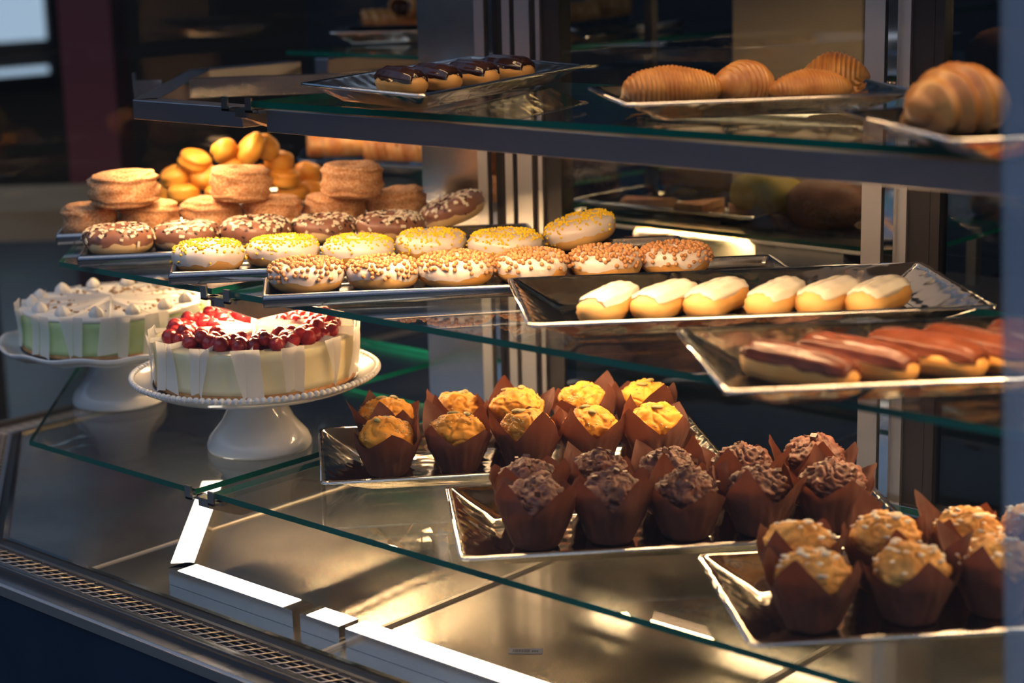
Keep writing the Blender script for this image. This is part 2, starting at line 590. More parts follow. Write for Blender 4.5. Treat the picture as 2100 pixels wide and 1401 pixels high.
# deck: three steel sheets along the front leg and one along the second leg, with folded joints
JX = [-2.88, -2.206, -1.5479, XR]
r0 = ring(0.0)


def pm(*pts):
    return [(S * x, S * y) for x, y in pts]


DT = 0.012
sheets = [pm((-2.88, 1.915), (-2.88, YB + 0.06), (-3.86, YB + 0.06), (-3.86, 2.40), (-3.17, 1.915))]
for i in range(3):
    sheets.append(pm((JX[i], 1.915), (JX[i + 1], 1.915), (JX[i + 1], YB + 0.06), (JX[i], YB + 0.06)))
sheets.append(pm((-3.86, YB + 0.06), (-2.90, YB + 0.06), (-2.90, 6.2), (-3.86, 6.2)))
for p in sheets:
    ar = sum(p[i][0] * p[(i + 1) % len(p)][1] - p[(i + 1) % len(p)][0] * p[i][1] for i in range(len(p)))
    part('deck_sheet', MB().prism(p if ar > 0 else p[::-1], DECKZ - DT, DECKZ).mesh('deck_sheet', M_DECK), case)
for x, h in ((-2.88, 0.0016), (-2.206, 0.004), (-1.5479, 0.004)):
    part('joint_strip', MB().box((S * x - 0.0032, S * 1.917, DECKZ - 0.004), (S * x + 0.0032, S * 2.86, DECKZ + h)).mesh('joint_strip', M_JSTRIP), case)

# front edge: black channel, wire grille over a dark duct, steel strip, dark rail, polished bumper, navy panel
part('edge_lip', band(MB(), -0.004, 0.006, DECKZ - 0.02, DECKZ + 0.004).mesh('edge_lip', M_CHROME), case)
part('black_channel', band(MB(), -0.032, -0.004, DECKZ - 0.05, DECKZ - 0.004).mesh('black_channel', M_BLACK), case)
part('channel_bead', band(MB(), -0.030, -0.022, DECKZ - 0.01, DECKZ + 0.001).mesh('channel_bead', M_RAIL), case)
part('duct', band(MB(), -0.084, -0.032, DECKZ - 0.09, DECKZ - 0.05).mesh('duct', M_BLACK), case)
gr = MB()
A = [U(x, y, 0) for x, y in ring(-0.032)]
B = [U(x, y, 0) for x, y in ring(-0.083)]
zg = DECKZ - 0.004
for k in range(5):
    t = k / 4.0
    for i in range(3):
        p, q = A[i].lerp(B[i], t), A[i + 1].lerp(B[i + 1], t)
        gr.tube([(p.x, p.y, zg), (q.x, q.y, zg)], 0.0009, 5)
for i in range(3):
    L = (A[i + 1] - A[i]).length
    n = int(L / 0.0215)
    for k in range(n + 1):
        t = k / n
        p, q = A[i].lerp(A[i + 1], t), B[i].lerp(B[i + 1], t)
        d = (A[i + 1] - A[i]).normalized() * 0.007
        gr.tube([(p.x - d.x, p.y - d.y, zg + 0.002), (q.x + d.x, q.y + d.y, zg + 0.002)], 0.0010, 5)
part('wire_grille', gr.mesh('wire_grille', M_WIRE), case, label='woven wire air grille')
part('steel_strip', band(MB(), -0.100, -0.083, DECKZ - 0.06, DECKZ + 0.001).mesh('steel_strip', M_STEEL), case)
part('glass_rail', band(MB(), -0.122, -0.100, DECKZ - 0.06, DECKZ + 0.006).mesh('glass_rail', M_DARKFR), case)
part('rail_bead', band(MB(), -0.113, -0.109, DECKZ, DECKZ + 0.008).mesh('rail_bead', M_RAIL), case)
part('bumper', band(MB(), -0.146, -0.122, DECKZ - 0.016, DECKZ - 0.001).mesh('bumper', mat('satin_bumper', (0.74, 0.73, 0.74), 0.28, 1.0, nscale=9, rvar=0.08)), case)
part('bumper_trim', band(MB(), -0.151, -0.146, DECKZ - 0.018, DECKZ - 0.004).mesh('bumper_trim', M_ALU), case)
part('front_panel', band(MB(), -0.146, -0.122, 0.0, DECKZ - 0.016).mesh('front_panel', M_NAVY), case)

# rear sill and posts
part('door_sill', MB().box(tuple(U(-2.50, YB - 0.02, ZD)), tuple(U(XR, YB + 0.05, -1.075))).mesh('door_sill', M_DARKFR), case)
part('sill_track', MB().box(tuple(U(-2.50, YB - 0.024, -1.085)), tuple(U(XR, YB - 0.012, -1.068))).mesh('sill_track', M_CHROME), case)
ZC = 0.42


def xb(px, py=400, y=YB):
    return aty(px, py, y).x


def post(name, segs, y0=YB):
    root = bpy.data.objects.new(name, None)
    COL.objects.link(root)
    root.parent = case
    for nm, px0, px1, py, dy, m in segs:
        x0, x1 = xb(px0, py), xb(px1, py)
        part(nm, MB().box((x0, S * (y0 + dy), DECKZ), (x1, S * (y0 + 0.055), EYE + S * ZC)).mesh(nm, m), root)
    return root


P1 = [('steel_panel', 880, 995, 750, 0.0, M_STEEL), ('edge_strip', 995, 1014, 750, -0.006, M_ALU), ('gasket', 1014, 1022, 750, 0.02, M_BLACK),
      ('light_strip', 1022, 1030, 750, -0.004, M_CHROME), ('dark_profile', 1030, 1046, 750, 0.012, M_DARKFR), ('aluminium_profile', 1046, 1061, 750, 0.0, M_ALU),
      ('gasket', 1061, 1068, 750, 0.02, M_BLACK), ('aluminium_profile', 1068, 1097, 750, 0.004, M_ALU), ('dark_profile', 1097, 1107, 750, 0.012, M_DARKFR),
      ('narrow_profile', 1107, 1115, 750, 0.008, M_ALU), ('dark_profile', 1115, 1148, 750, 0.016, M_BLACK)]
post('corner_post', P1)
P2 = [('aluminium_profile', 1771, 1812, 200, 0.0, M_ALU), ('gasket', 1812, 1821, 200, 0.02, M_BLACK), ('light_strip', 1821, 1840, 200, -0.004, M_CHROME),
      ('aluminium_profile', 1840, 1861, 200, 0.006, M_ALU), ('dark_profile', 1861, 1905, 200, 0.014, M_DARKFR)]
post('middle_post', P2)
part('canopy', MB().prism([(S * XR, S * 2.12), (S * XR, S * (YB + 0.06)), (S * -2.9, S * (YB + 0.06)), (S * -2.9, S * 6.2), (S * -3.5, S * 6.2), (S * -3.5, S * 2.7), (S * -2.95, S * 2.12)][::-1] if False else
     [(S * XR, S * 2.12), (S * XR, S * (YB + 0.06)), (S * -2.9, S * (YB + 0.06)), (S * -2.9, S * 6.2), (S * -3.5, S * 6.2), (S * -3.5, S * 2.7), (S * -2.95, S * 2.12)],
     EYE + S * ZC, EYE + S * ZC + 0.03).mesh('canopy', M_STEEL), case)
can = MB()
can.box(tuple(U(-2.8, 2.20, ZC - 0.02)), tuple(U(XR, 2.25, ZC)))
part('canopy_light', can.mesh('canopy_light', M_LEDC), case, label='warm light strip under the canopy')
part('light_shade', MB().box(tuple(U(-2.85, 2.27, ZC - 0.07)), tuple(U(XR, 2.275, ZC))).mesh('light_shade', M_DARKFR), case)  # added lip, keeps the strip's mirror image out of the door glass

# sliding glass doors behind the front leg
d1 = thing('sliding_door', 'glass sliding door between the corner post and the middle post', 'sliding door', group=None)
part('pane', MB().box((xb(1140, 750), S * (YB + 0.02), EYE + S * -1.07), (xb(1771, 200), S * (YB + 0.02) + 0.005, EYE + S * ZC)).mesh('pane', M_DOOR), d1)
d2 = thing('sliding_door', 'glass sliding door beyond the middle post at the dark end', 'sliding door')
part('pane', MB().box((xb(1900, 200), S * (YB + 0.03), EYE + S * -1.07), (S * XR, S * (YB + 0.03) + 0.005, EYE + S * ZC)).mesh('pane', M_DOOR), d2)
part('stile', MB().box((xb(1905, 200), S * (YB + 0.015), EYE + S * -1.07), (xb(1925, 200), S * (YB + 0.045), EYE + S * ZC)).mesh('stile', M_DARKFR), d2)

# front glass: leans back a little; the joint strip stands at the right edge of the picture
def gp(x, z):
    return U(x, 1.81 + 0.2 * (z + 1.2), z)


J0, J1 = Vector((-0.9025, 1.8958 - 0.094, -1.195)), Vector((-1.124, 2.134, 0.42))
jl, jh = U(-0.873, 1.81, -1.189), U(-0.945, 1.81, 0.40)
def ga(z):
    return U(-3.19, 1.81, z)


def gb(z):
    return U(-3.965, 2.36, z)


def gc(z):
    return U(-3.965, 6.1, z)


def pane(bl, br, tr_, tl_, label, m, th=0.006):
    """glass slab between four corners, thickness towards the outside"""
    t = thing('front_glass', label, 'glass pane')
    q = [bl, br, tr_, tl_]
    n = (br - bl).cross(tl_ - bl).normalized() * th
    part('pane', MB().add(list(q) + [v + n for v in q], [(3, 2, 1, 0), (4, 5, 6, 7), (0, 1, 5, 4), (1, 2, 6, 5), (2, 3, 7, 6), (3, 0, 4, 7)], 0, False).mesh('pane', m), t)
    return t


zg0, zg1 = -1.189, 0.40
kk = Vector((0.004, 0, 0))
pane(ga(zg0) + kk, jl - kk, jh - kk, ga(zg1) + kk, 'large clear front pane standing over the grille', M_FRONT)
dx = Vector((0.12, 0, 0))
pane(jl, jl + dx, jh + dx, jh, 'narrow bluish pane edge standing at the right end of the front glass', M_JOINT, 0.010)
k2 = Vector((0.003, -0.003, 0))
pane(gb(zg0) + k2, ga(zg0) - k2, ga(zg1) - k2, gb(zg1) + k2, 'clear pane across the chamfered corner of the case', M_FRONT)
pane(gc(zg0), gb(zg0) + Vector((0, 0.004, 0)), gb(zg1) + Vector((0, 0.004, 0)), gc(zg1), 'clear pane closing the second leg of the case', M_FRONT)

# ------------------------------------------------------------------ glass shelves


def shelf(poly, z, label):
    p = pm(*poly)
    ar = sum(p[i][0] * p[(i + 1) % len(p)][1] - p[(i + 1) % len(p)][0] * p[i][1] for i in range(len(p)))
    if ar < 0:
        p = p[::-1]
    me = MB().prism(p, z - GT, z, 0, 1).mesh('glass_shelf', [M_GLASS, M_EDGE])
    return tag(part('glass_shelf', me), label, 'shelf', 'glass shelves of the display case')


BK = 2.69


def corner_poly(y, x3, xs, bk=BK, bi=-2.975):
    c = 0.50
    return [(xs, y), (xs, bk), (bi, bk), (bi, 3.02), (x3, 3.02), (x3, y + c - 0.03), (x3 + c, y)]


shelf(corner_poly(1.985, -3.66, -2.615), LOWZ, 'chamfered corner glass shelf carrying both cake stands')
shelf([(-2.572, 1.99), (XR, 1.99), (XR, BK), (-2.572, BK)], LOWZ, 'long lower glass shelf carrying the muffin trays')
shelf([(-3.66, 3.06), (-2.975, 3.06), (-2.975, 6.0), (-3.66, 6.0)], LOWZ, 'empty lower glass shelf behind the cake stands')
shelf(corner_poly(2.05, -3.60, -2.612), MIDZ, 'chamfered corner glass shelf above the green cake')
shelf([(-2.562, 2.05), (XR, 2.05), (XR, BK), (-2.562, BK)], MIDZ, 'long middle glass shelf under the donuts and eclair trays')
shelf([(-3.60, 3.10), (-2.975, 3.10), (-2.975, 6.0), (-3.60, 6.0)], MIDZ, 'middle glass shelf under the berry pastries behind the buns')
shelf([(-2.560, 2.125), (XR, 2.125), (XR, BK), (-2.560, BK)], TOPZ, 'long top glass shelf under the seashell pastries')
shelf([(-3.62, 3.13), (-3.02, 3.13), (-3.02, 6.0), (-3.62, 6.0)], TOPZ, 'far top glass shelf under the rolled pastries')

# ------------------------------------------------------------------ shelf brackets (arms with glass clips)


def bracket(x, y0, z, label, y1=YB, h=0.036):
    t = thing('shelf_bracket', label, 'bracket', group='steel shelf brackets')
    z1 = z - GT - 0.002
    X0, X1 = S * x - 0.011, S * x + 0.011
    ya, yb, yc = S * y0 - 0.004, S * y0 + 0.05, S * y1
    vs = []
    for X in (X0, X1):
        vs += [(X, ya, z1), (X, ya, z1 - 0.012), (X, yb, z1 - h), (X, yc, z1 - h), (X, yc, z1)]
    part('arm', MB().add(vs, [(4, 3, 2, 1, 0), (5, 6, 7, 8, 9), (0, 1, 6, 5), (1, 2, 7, 6), (2, 3, 8, 7), (3, 4, 9, 8), (4, 0, 5, 9)], 0, False).mesh('arm', M_STEEL), t)
    for xx in (S * x - 0.024, S * x + 0.024):
        part('clip', MB().box((xx - 0.006, ya - 0.007, z1 - 0.004), (xx + 0.006, ya - 0.004, z + 0.005))
             .box((xx - 0.006, ya - 0.007, z1 - 0.004), (xx + 0.006, ya + 0.02, z1 - 0.001)).mesh('clip', M_STEEL), t)
    part('crossbar', MB().box((S * x - 0.032, ya + 0.004, z1 - 0.006), (S * x + 0.032, ya + 0.016, z1 - 0.001)).mesh('crossbar', M_STEEL), t)
    return t


bracket(-2.592, 1.99, LOWZ, 'steel bracket at the front seam of the lower shelf beside the cake stand')
bracket(-2.586, 2.05, MIDZ, 'steel bracket at the front seam of the middle shelf above the berry cake')
bracket(-2.586, 2.125, TOPZ, 'steel bracket at the seam of the top shelf with empty glass clips', h=0.03)
mt = thing('shelf_bracket', 'diagonal steel mitre arm reaching to the chamfered corner rail of the top shelf', 'bracket', group='steel shelf brackets')
p0, p1 = U(-3.26, 2.38, -0.297), U(-2.86, 2.86, -0.297)
ad = (p1 - p0).normalized() * S
for s0, s1 in ((0.0, 0.060), (0.120, 0.625)):
    part('arm', MB().beam(p0 + ad * s0, p0 + ad * s1, [(-0.010, 0), (-0.010, -0.03), (0.010, -0.03), (0.010, 0)]).mesh('arm', M_STEEL), mt)
part('clip', MB().beam(p0 + Vector((0, 0, 0.012)), p0 + Vector((0.003, 0.003, 0.012)), [(-0.009, 0), (-0.009, -0.03), (0.009, -0.03), (0.009, 0)]).mesh('clip', M_STEEL), mt)

# ------------------------------------------------------------------ light rails under the top shelf


def light_rail(p, q, label, led=(0.12, 0.92), w=0.036, h=0.027, strength=M_LED, n_in=1):
    """hollow rail from p to q (top outer edge), LED strip under it; n_in: side towards the case interior"""
    t = thing('light_rail', label, 'light rail', group='light rails under the top shelf')
    p, q = Vector(p), Vector(q)
    d = (q - p).normalized()
    sd = d.cross(Vector((0, 0, 1))) * n_in
    vs = [p, p + sd * w, p + sd * w - Vector((0, 0, h)), p - Vector((0, 0, h)), q, q + sd * w, q + sd * w - Vector((0, 0, h)), q - Vector((0, 0, h))]
    part('housing', MB().add(vs, [(0, 1, 2, 3), (7, 6, 5, 4), (0, 4, 5, 1), (1, 5, 6, 2), (2, 6, 7, 3), (3, 7, 4, 0)], 0, False).mesh('housing', M_RAIL), t, bevel=0.0012)
    L = (q - p).length
    a, b = p + d * L * led[0], p + d * L * led[1]
    z = Vector((0, 0, -h - 0.0006))
    vs = [a + sd * w * .3 + z, a + sd * w * .8 + z, b + sd * w * .8 + z, b + sd * w * .3 + z]
    vs += [v + Vector((0, 0, 0.0004)) for v in vs]
    part('led_strip', MB().add(vs, [(0, 1, 2, 3), (7, 6, 5, 4), (0, 4, 5, 1), (1, 5, 6, 2), (2, 6, 7, 3), (3, 7, 4, 0)], 0, False).mesh('led_strip', strength), t)
    return t


ZR = -0.306
light_rail(U(-2.945, 2.145, ZR), U(-2.612, 2.145, ZR), 'short dark steel light rail at the empty corner of the top shelf', n_in=-1)
light_rail(U(-2.545, 2.145, ZR), U(XR, 2.145, ZR - 0.004), 'long steel light rail running under the front of the top shelf', led=(0.03, 0.99), h=0.030, n_in=-1)
light_rail(U(-2.945, 2.145, ZR), U(-3.50, 2.72, ZR), 'slanting light rail cutting the corner of the top shelf', led=(0.1, 0.95))
light_rail(U(-3.50, 2.72, ZR), U(-3.50, 3.03, ZR), 'light rail running away along the second leg behind the corner', strength=M_LEDF)
light_rail(U(-3.50, 3.12, ZR), U(-3.50, 5.6, ZR), 'far light rail under the top shelf of the second leg', led=(0.02, 0.98), strength=M_LEDF)


def shelf_light(p, q, label, m=M_LEDM, w=0.012):
    t = thing('shelf_light', label, 'light strip', group='light strips under the middle shelf')
    p, q = Vector(p), Vector(q)
    pr = [(-w, 0), (-w, -0.008), (w, -0.008), (w, 0)]
    part('housing', MB().beam(p, q, pr).mesh('housing', M_ALU), t)
    z = Vector((0, 0, -0.008))
    part('shade', MB().beam(p, q, [(-w - .001, 0), (-w - .001, -0.024), (-w, -0.024), (-w, 0)]).mesh('shade', M_DARKFR), t)  # lip added so the strip does not mirror in the rear doors
    part('led_strip', MB().beam(p + z, q + z, [(-w * .8, 0), (-w * .8, -0.003), (w * .8, -0.003), (w * .8, 0)]).mesh('led_strip', m), t)


shelf_light(U(-2.45, 2.66, ZM - 0.016), U(XR, 2.66, ZM - 0.016), 'thin light strip under the back of the middle shelf above the muffins')
shelf_light(U(-2.80, 2.20, ZM - 0.016), U(-2.80, 2.66, ZM - 0.016), 'thin light strip under the middle shelf above the berry cake', M_LEDK)
shelf_light(U(-3.15, 2.45, ZM - 0.016), U(-3.02, 2.95, ZM - 0.016), 'thin light strip under the corner shelf above the green cake', M_LEDK)

# glowing bars built in place of the top rail's reflection in the deck
ZDR = DECKZ + 0.0235


def rail_reflection(p, q, label, w=0.034, n_in=-1, e0=0.02, e1=0.02):
    t = thing('deck_reflection', label, 'light rail', group='glowing stand-ins for the rail mirrored in the steel deck')
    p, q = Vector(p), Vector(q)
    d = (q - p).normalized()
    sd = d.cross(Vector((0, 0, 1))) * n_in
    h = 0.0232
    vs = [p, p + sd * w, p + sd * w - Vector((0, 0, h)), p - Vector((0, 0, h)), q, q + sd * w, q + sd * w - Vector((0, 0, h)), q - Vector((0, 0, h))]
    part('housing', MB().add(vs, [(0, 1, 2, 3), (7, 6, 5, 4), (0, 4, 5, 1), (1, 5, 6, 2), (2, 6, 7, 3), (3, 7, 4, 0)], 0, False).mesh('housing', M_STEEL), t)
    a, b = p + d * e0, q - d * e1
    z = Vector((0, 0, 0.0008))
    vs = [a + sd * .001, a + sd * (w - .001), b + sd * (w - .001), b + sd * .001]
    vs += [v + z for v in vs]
    part('glow_face', MB().add(vs, [(0, 1, 2, 3), (7, 6, 5, 4), (0, 4, 5, 1), (1, 5, 6, 2), (2, 6, 7, 3), (3, 7, 4, 0)], 0, False).mesh('glow_face', M_RAILGLOW), t)
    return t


def dk(px, py):
    v = at(px, py, (ZDR - EYE) / S)
    return v


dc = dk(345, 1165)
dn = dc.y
glow_end = Vector((S * -2.335, dn, ZDR))
rail_reflection(dc, glow_end, 'glowing stand-in for the rail mirrored in the deck left of the first gap')
rail_reflection(Vector((S * -2.315, dn, ZDR)), Vector((S * -2.214, dn, ZDR)), 'short glowing stand-in for the rail mirrored in the deck between the gap and the joint', e0=0.012, e1=0.0)
rail_reflection(Vector((S * -2.198, dn, ZDR)), Vector((S * -1.56, dn, ZDR)), 'long glowing stand-in for the rail mirrored in the deck right of the joint', e0=0.0)
rail_reflection(dc, dc + Vector((-0.707, 0.707, 0)) * 0.42, 'slanting glowing stand-in for the rail mirrored in the deck under the corner shelf', n_in=1, e0=0.02)

# price sticker on the deck
st = at(1078, 1336, ZD)
sm = MB().box((-0.021, -0.0085, 0), (0.021, 0.0085, 0.0004))
random.seed(3)
x = -0.016
while x < 0.004:
    w = random.choice((0.0005, 0.0008, 0.0012))
    sm.box((x, -0.005, 0.0003), (x + w, 0.004, 0.0007), 1)
    x += w + random.choice((0.0006, 0.0009))
for k in range(3):
    sm.box((0.008 + k * 0.0028, -0.004, 0.0003), (0.0098 + k * 0.0028, 0.001, 0.0007), 1)
sk = part('barcode_sticker', sm.mesh('barcode_sticker', [mat('sticker_paper', (0.55, 0.50, 0.44), 0.6), mat('sticker_ink', (0.16, 0.15, 0.14), 0.6)]), loc=st + Vector((0, 0, 0.0003)))
sk.rotation_euler = (0, 0, math.radians(38))
tag(sk, 'small worn barcode sticker stuck on the steel deck', 'sticker')

# ------------------------------------------------------------------ trays


def rounded(c, r, n=4):
    """corner list (ccw) -> rounded outline"""
    out = []
    k = len(c)
    for i in range(k):
        p, a, b = Vector(c[i]), Vector(c[i - 1]), Vector(c[(i + 1) % k])
        da, db = (a - p).normalized(), (b - p).normalized()
        for j in range(n + 1):
            t = j / n
            s, e = p + da * r, p + db * r
            out.append((s * (1 - t) ** 2 + p * 2 * t * (1 - t) + e * t ** 2))
    return out


def inset(c, d):
    """polygon (ccw, 2D) moved inwards by d"""
    k = len(c)
    out = []
    for i in range(k):
        p, a, b = Vector(c[i]).to_2d(), Vector(c[i - 1]).to_2d(), Vector(c[(i + 1) % k]).to_2d()
        e1, e2 = (p - a).normalized(), (b - p).normalized()
        n1, n2 = Vector((-e1.y, e1.x)), Vector((-e2.y, e2.x))
        bis = (n1 + n2)
        bis = bis / bis.dot(n1)
        out.append(p + bis * d)
    return out


def tray(corners, zb, rim, label, group, slope=0.052, name='serving_tray', m=None):
    """corners FL FR BR BL of the rim (metres, ccw), zb base height, rim height"""
    c = [Vector(p).to_2d() for p in corners]
    mid = sum(c, Vector((0, 0))) / 4
    t = thing(name, label, 'tray', (mid.x, mid.y, zb), 0, group)
    c = [p - mid for p in c]
    loops = []
    spec = [(0.0, rim - 0.0025, .010), (0.0005, rim - 0.0005, .010), (0.003, rim, .010), (0.006, rim - 0.0012, .010)]
    for k in range(1, 8):
        f = k / 8.0
        spec.append((0.006 + (slope - 0.006) * f, 0.004 + (rim - 0.005 - 0.0012) * (1 - f) ** 1.15 + 0.001, .010 + .006 * f))
    spec += [(slope, 0.0035, .016), (slope + 0.004, 0.0028, .016)]
    for d, z, r in spec:
        loops.append([(p.x, p.y, z) for p in rounded(inset(c, d), r)])
    n = len(loops[0])
    mb = MB()
    vs = [p for l in loops for p in l]
    fs = []
    for i in range(len(loops) - 1):
        for k in range(n):
            fs.append((i * n + k, i * n + (k + 1) % n, (i + 1) * n + (k + 1) % n, (i + 1) * n + k))
    fs.append(tuple((len(loops) - 1) * n + k for k in range(n)))
    mb.add(vs, fs, 0, True)
    part('dish', mb.mesh('dish', m or M_TRAY), t, solid=0.0016)
    lip = MB()
    pts = [Vector(p) for p in loops[0]]
    pts.append(pts[0])
    lip.tube([p + Vector((0, 0, 0.001)) for p in pts], 0.0019, 6)
    part('rolled_rim', lip.mesh('rolled_rim', M_CHROME), t)
    return t


RIM = 0.031
zr_l, zr_m, zr_t = ZL + RIM / S, ZM + RIM / S, ZT + RIM / S


def rect(fl, fr, bl, z):
    a, b, d = at(*fl, z), at(*fr, z), at(*bl, z)
    e = (b - a)
    n = Vector((-e.y, e.x, 0)).normalized()
    w = (d - a).dot(n)
    return [a, b, b + n * w, a + n * w]


def rect_l(fl, ang, L, W, z):
    a = at(*fl, z)
    e = Vector((math.cos(ang), math.sin(ang), 0))
    n = Vector((-e.y, e.x, 0))
    return [a, a + e * L, a + e * L + n * W, a + n * W]


G_T = 'hammered steel serving trays'
TR1 = rect((660, 992), (1490, 945), (665, 880), zr_l)
tray(TR1, LOWZ + 0.001, RIM, 'hammered steel tray holding the yellow muffins', G_T)
TR2 = rect((945, 1147), (1885, 1095), (922, 1000), zr_l)
tray(TR2, LOWZ + 0.001, RIM, 'hammered steel tray holding the dark chocolate muffins', G_T)
ang3 = math.atan2(TR2[1].y - TR2[0].y, TR2[1].x - TR2[0].x)
TR3 = rect_l((1540, 1325), ang3, 0.53, 0.265, zr_l)
tray(TR3, LOWZ + 0.001, RIM, 'hammered steel tray holding the oat topped muffins', G_T)
TRW = rect((1085, 668), (2045, 628), (1042, 572), zr_m)
tray(TRW, MIDZ + 0.001, RIM, 'hammered steel tray holding the white iced eclairs', G_T)
TRC = rect_l((1490, 805), math.atan2(TRW[1].y - TRW[0].y, TRW[1].x - TRW[0].x), 0.53, 0.27, zr_m)
tray(TRC, MIDZ + 0.001, RIM, 'hammered steel tray holding the glossy chocolate eclairs', G_T)
zr2 = ZT + 0.026 / S
eL, eF, eR = at(615, 172, zr2), at(868, 197, zr2), at(1207, 133, zr2)
TRE = [eF, eR, eL + (eR - eF), eL]
tray(TRE, TOPZ + 0.001, 0.026, 'steel tray on the top shelf holding four dark chocolate eclairs', G_T, slope=0.04)
kL, kF, kR = at(1205, 180, zr2), at(1285, 215, zr2), at(1893, 190, zr2)
TRK = [kF, kR, kL + (kR - kF), kL]
tray(TRK, TOPZ + 0.001, 0.026, 'steel tray on the top shelf holding the seashell pastries', G_T, slope=0.045)
rL, rF = at(1722, 228, zr2), at(1955, 290, zr2)
ra = math.atan2(kR.y - kF.y, kR.x - kF.x)
e = Vector((math.cos(ra), math.sin(ra), 0))
TRR = [rF, rF + e * 0.36, rL + e * 0.36, rL]
tray(TRR, TOPZ + 0.001, 0.026, 'steel tray on the top shelf holding one big folded pastry', G_T, slope=0.045)


def flat_tray(fl, ang, L, W, z, zb, label, h=0.018):
    c = [v.to_2d() for v in rect_l(fl, ang, L, W, z)]
    mid = sum(c, Vector((0, 0))) / 4
    t = thing('bakery_tray', label, 'tray', (mid.x, mid.y, zb), 0, 'flat steel donut trays')
    c = [p - mid for p in c]
    loops = []
    for d, zz, r in ((0.0, 0.002, .004), (0.0, h - 0.004, .004), (0.0015, h - 0.001, .005), (0.0035, h, .006), (0.006, h - 0.002, .007),
                     (0.009, 0.008, .008), (0.012, 0.004, .009), (0.016, 0.003, .01)):
        loops.append([(p.x, p.y, zz) for p in rounded(inset(c, d), r)])
    n = len(loops[0])
    fs = []
    for i in range(len(loops) - 1):
        for k in range(n):
            fs.append((i * n + k, i * n + (k + 1) % n, (i + 1) * n + (k + 1) % n, (i + 1) * n + k))
    fs.append(tuple((len(loops) - 1) * n + k for k in range(n)))
    part('dish', MB().add([p for l in loops for p in l], fs, 0, True).mesh('dish', M_FLAT), t, solid=0.0012)
    return t


DANG = math.atan2(0.553, 0.487)
HF = 0.018
zf = ZM + HF / S
flat_tray((538, 608), DANG, 0.68, 0.130, zf, MIDZ + 0.001, 'narrow steel tray under the pearl topped donuts')
flat_tray((345, 562), DANG, 0.72, 0.130, zf, MIDZ + 0.001, 'narrow steel tray under the yellow sprinkled donuts')
flat_tray((158, 527), DANG, 0.66, 0.130, zf, MIDZ + 0.001, 'narrow steel tray under the chocolate donuts')
flat_tray((114, 482), DANG, 0.57, 0.130, zf, MIDZ + 0.001, 'narrow steel tray under the sugared cronuts')

# ------------------------------------------------------------------ ring donuts
R_D, A_D, B_D = 0.0275, 0.0205, 0.0175


def donut_pt(th, ph, off=0.0, seed=0.0, R=R_D, A=A_D, B=B_D, e=0.85):
    c, s = math.cos(ph), math.sin(ph)
    c2, s2 = math.copysign(abs(c) ** e, c), math.copysign(abs(s) ** e, s)
    d = Vector((math.cos(th), math.sin(th), 0))
    w = 1 + 0.05 * nz((math.cos(th), math.sin(th), 0.2), 1.3, seed)
    a = A * w
    p = d * (R * w + (a + off) * c2)
    h = B * (1 + 0.06 * nz((math.cos(th), math.sin(th), 1.1), 1.5, seed + 3))
    p.z = B + (h + off) * s2 if s > 0 else B + (B) * s2 * 0.97
    return p


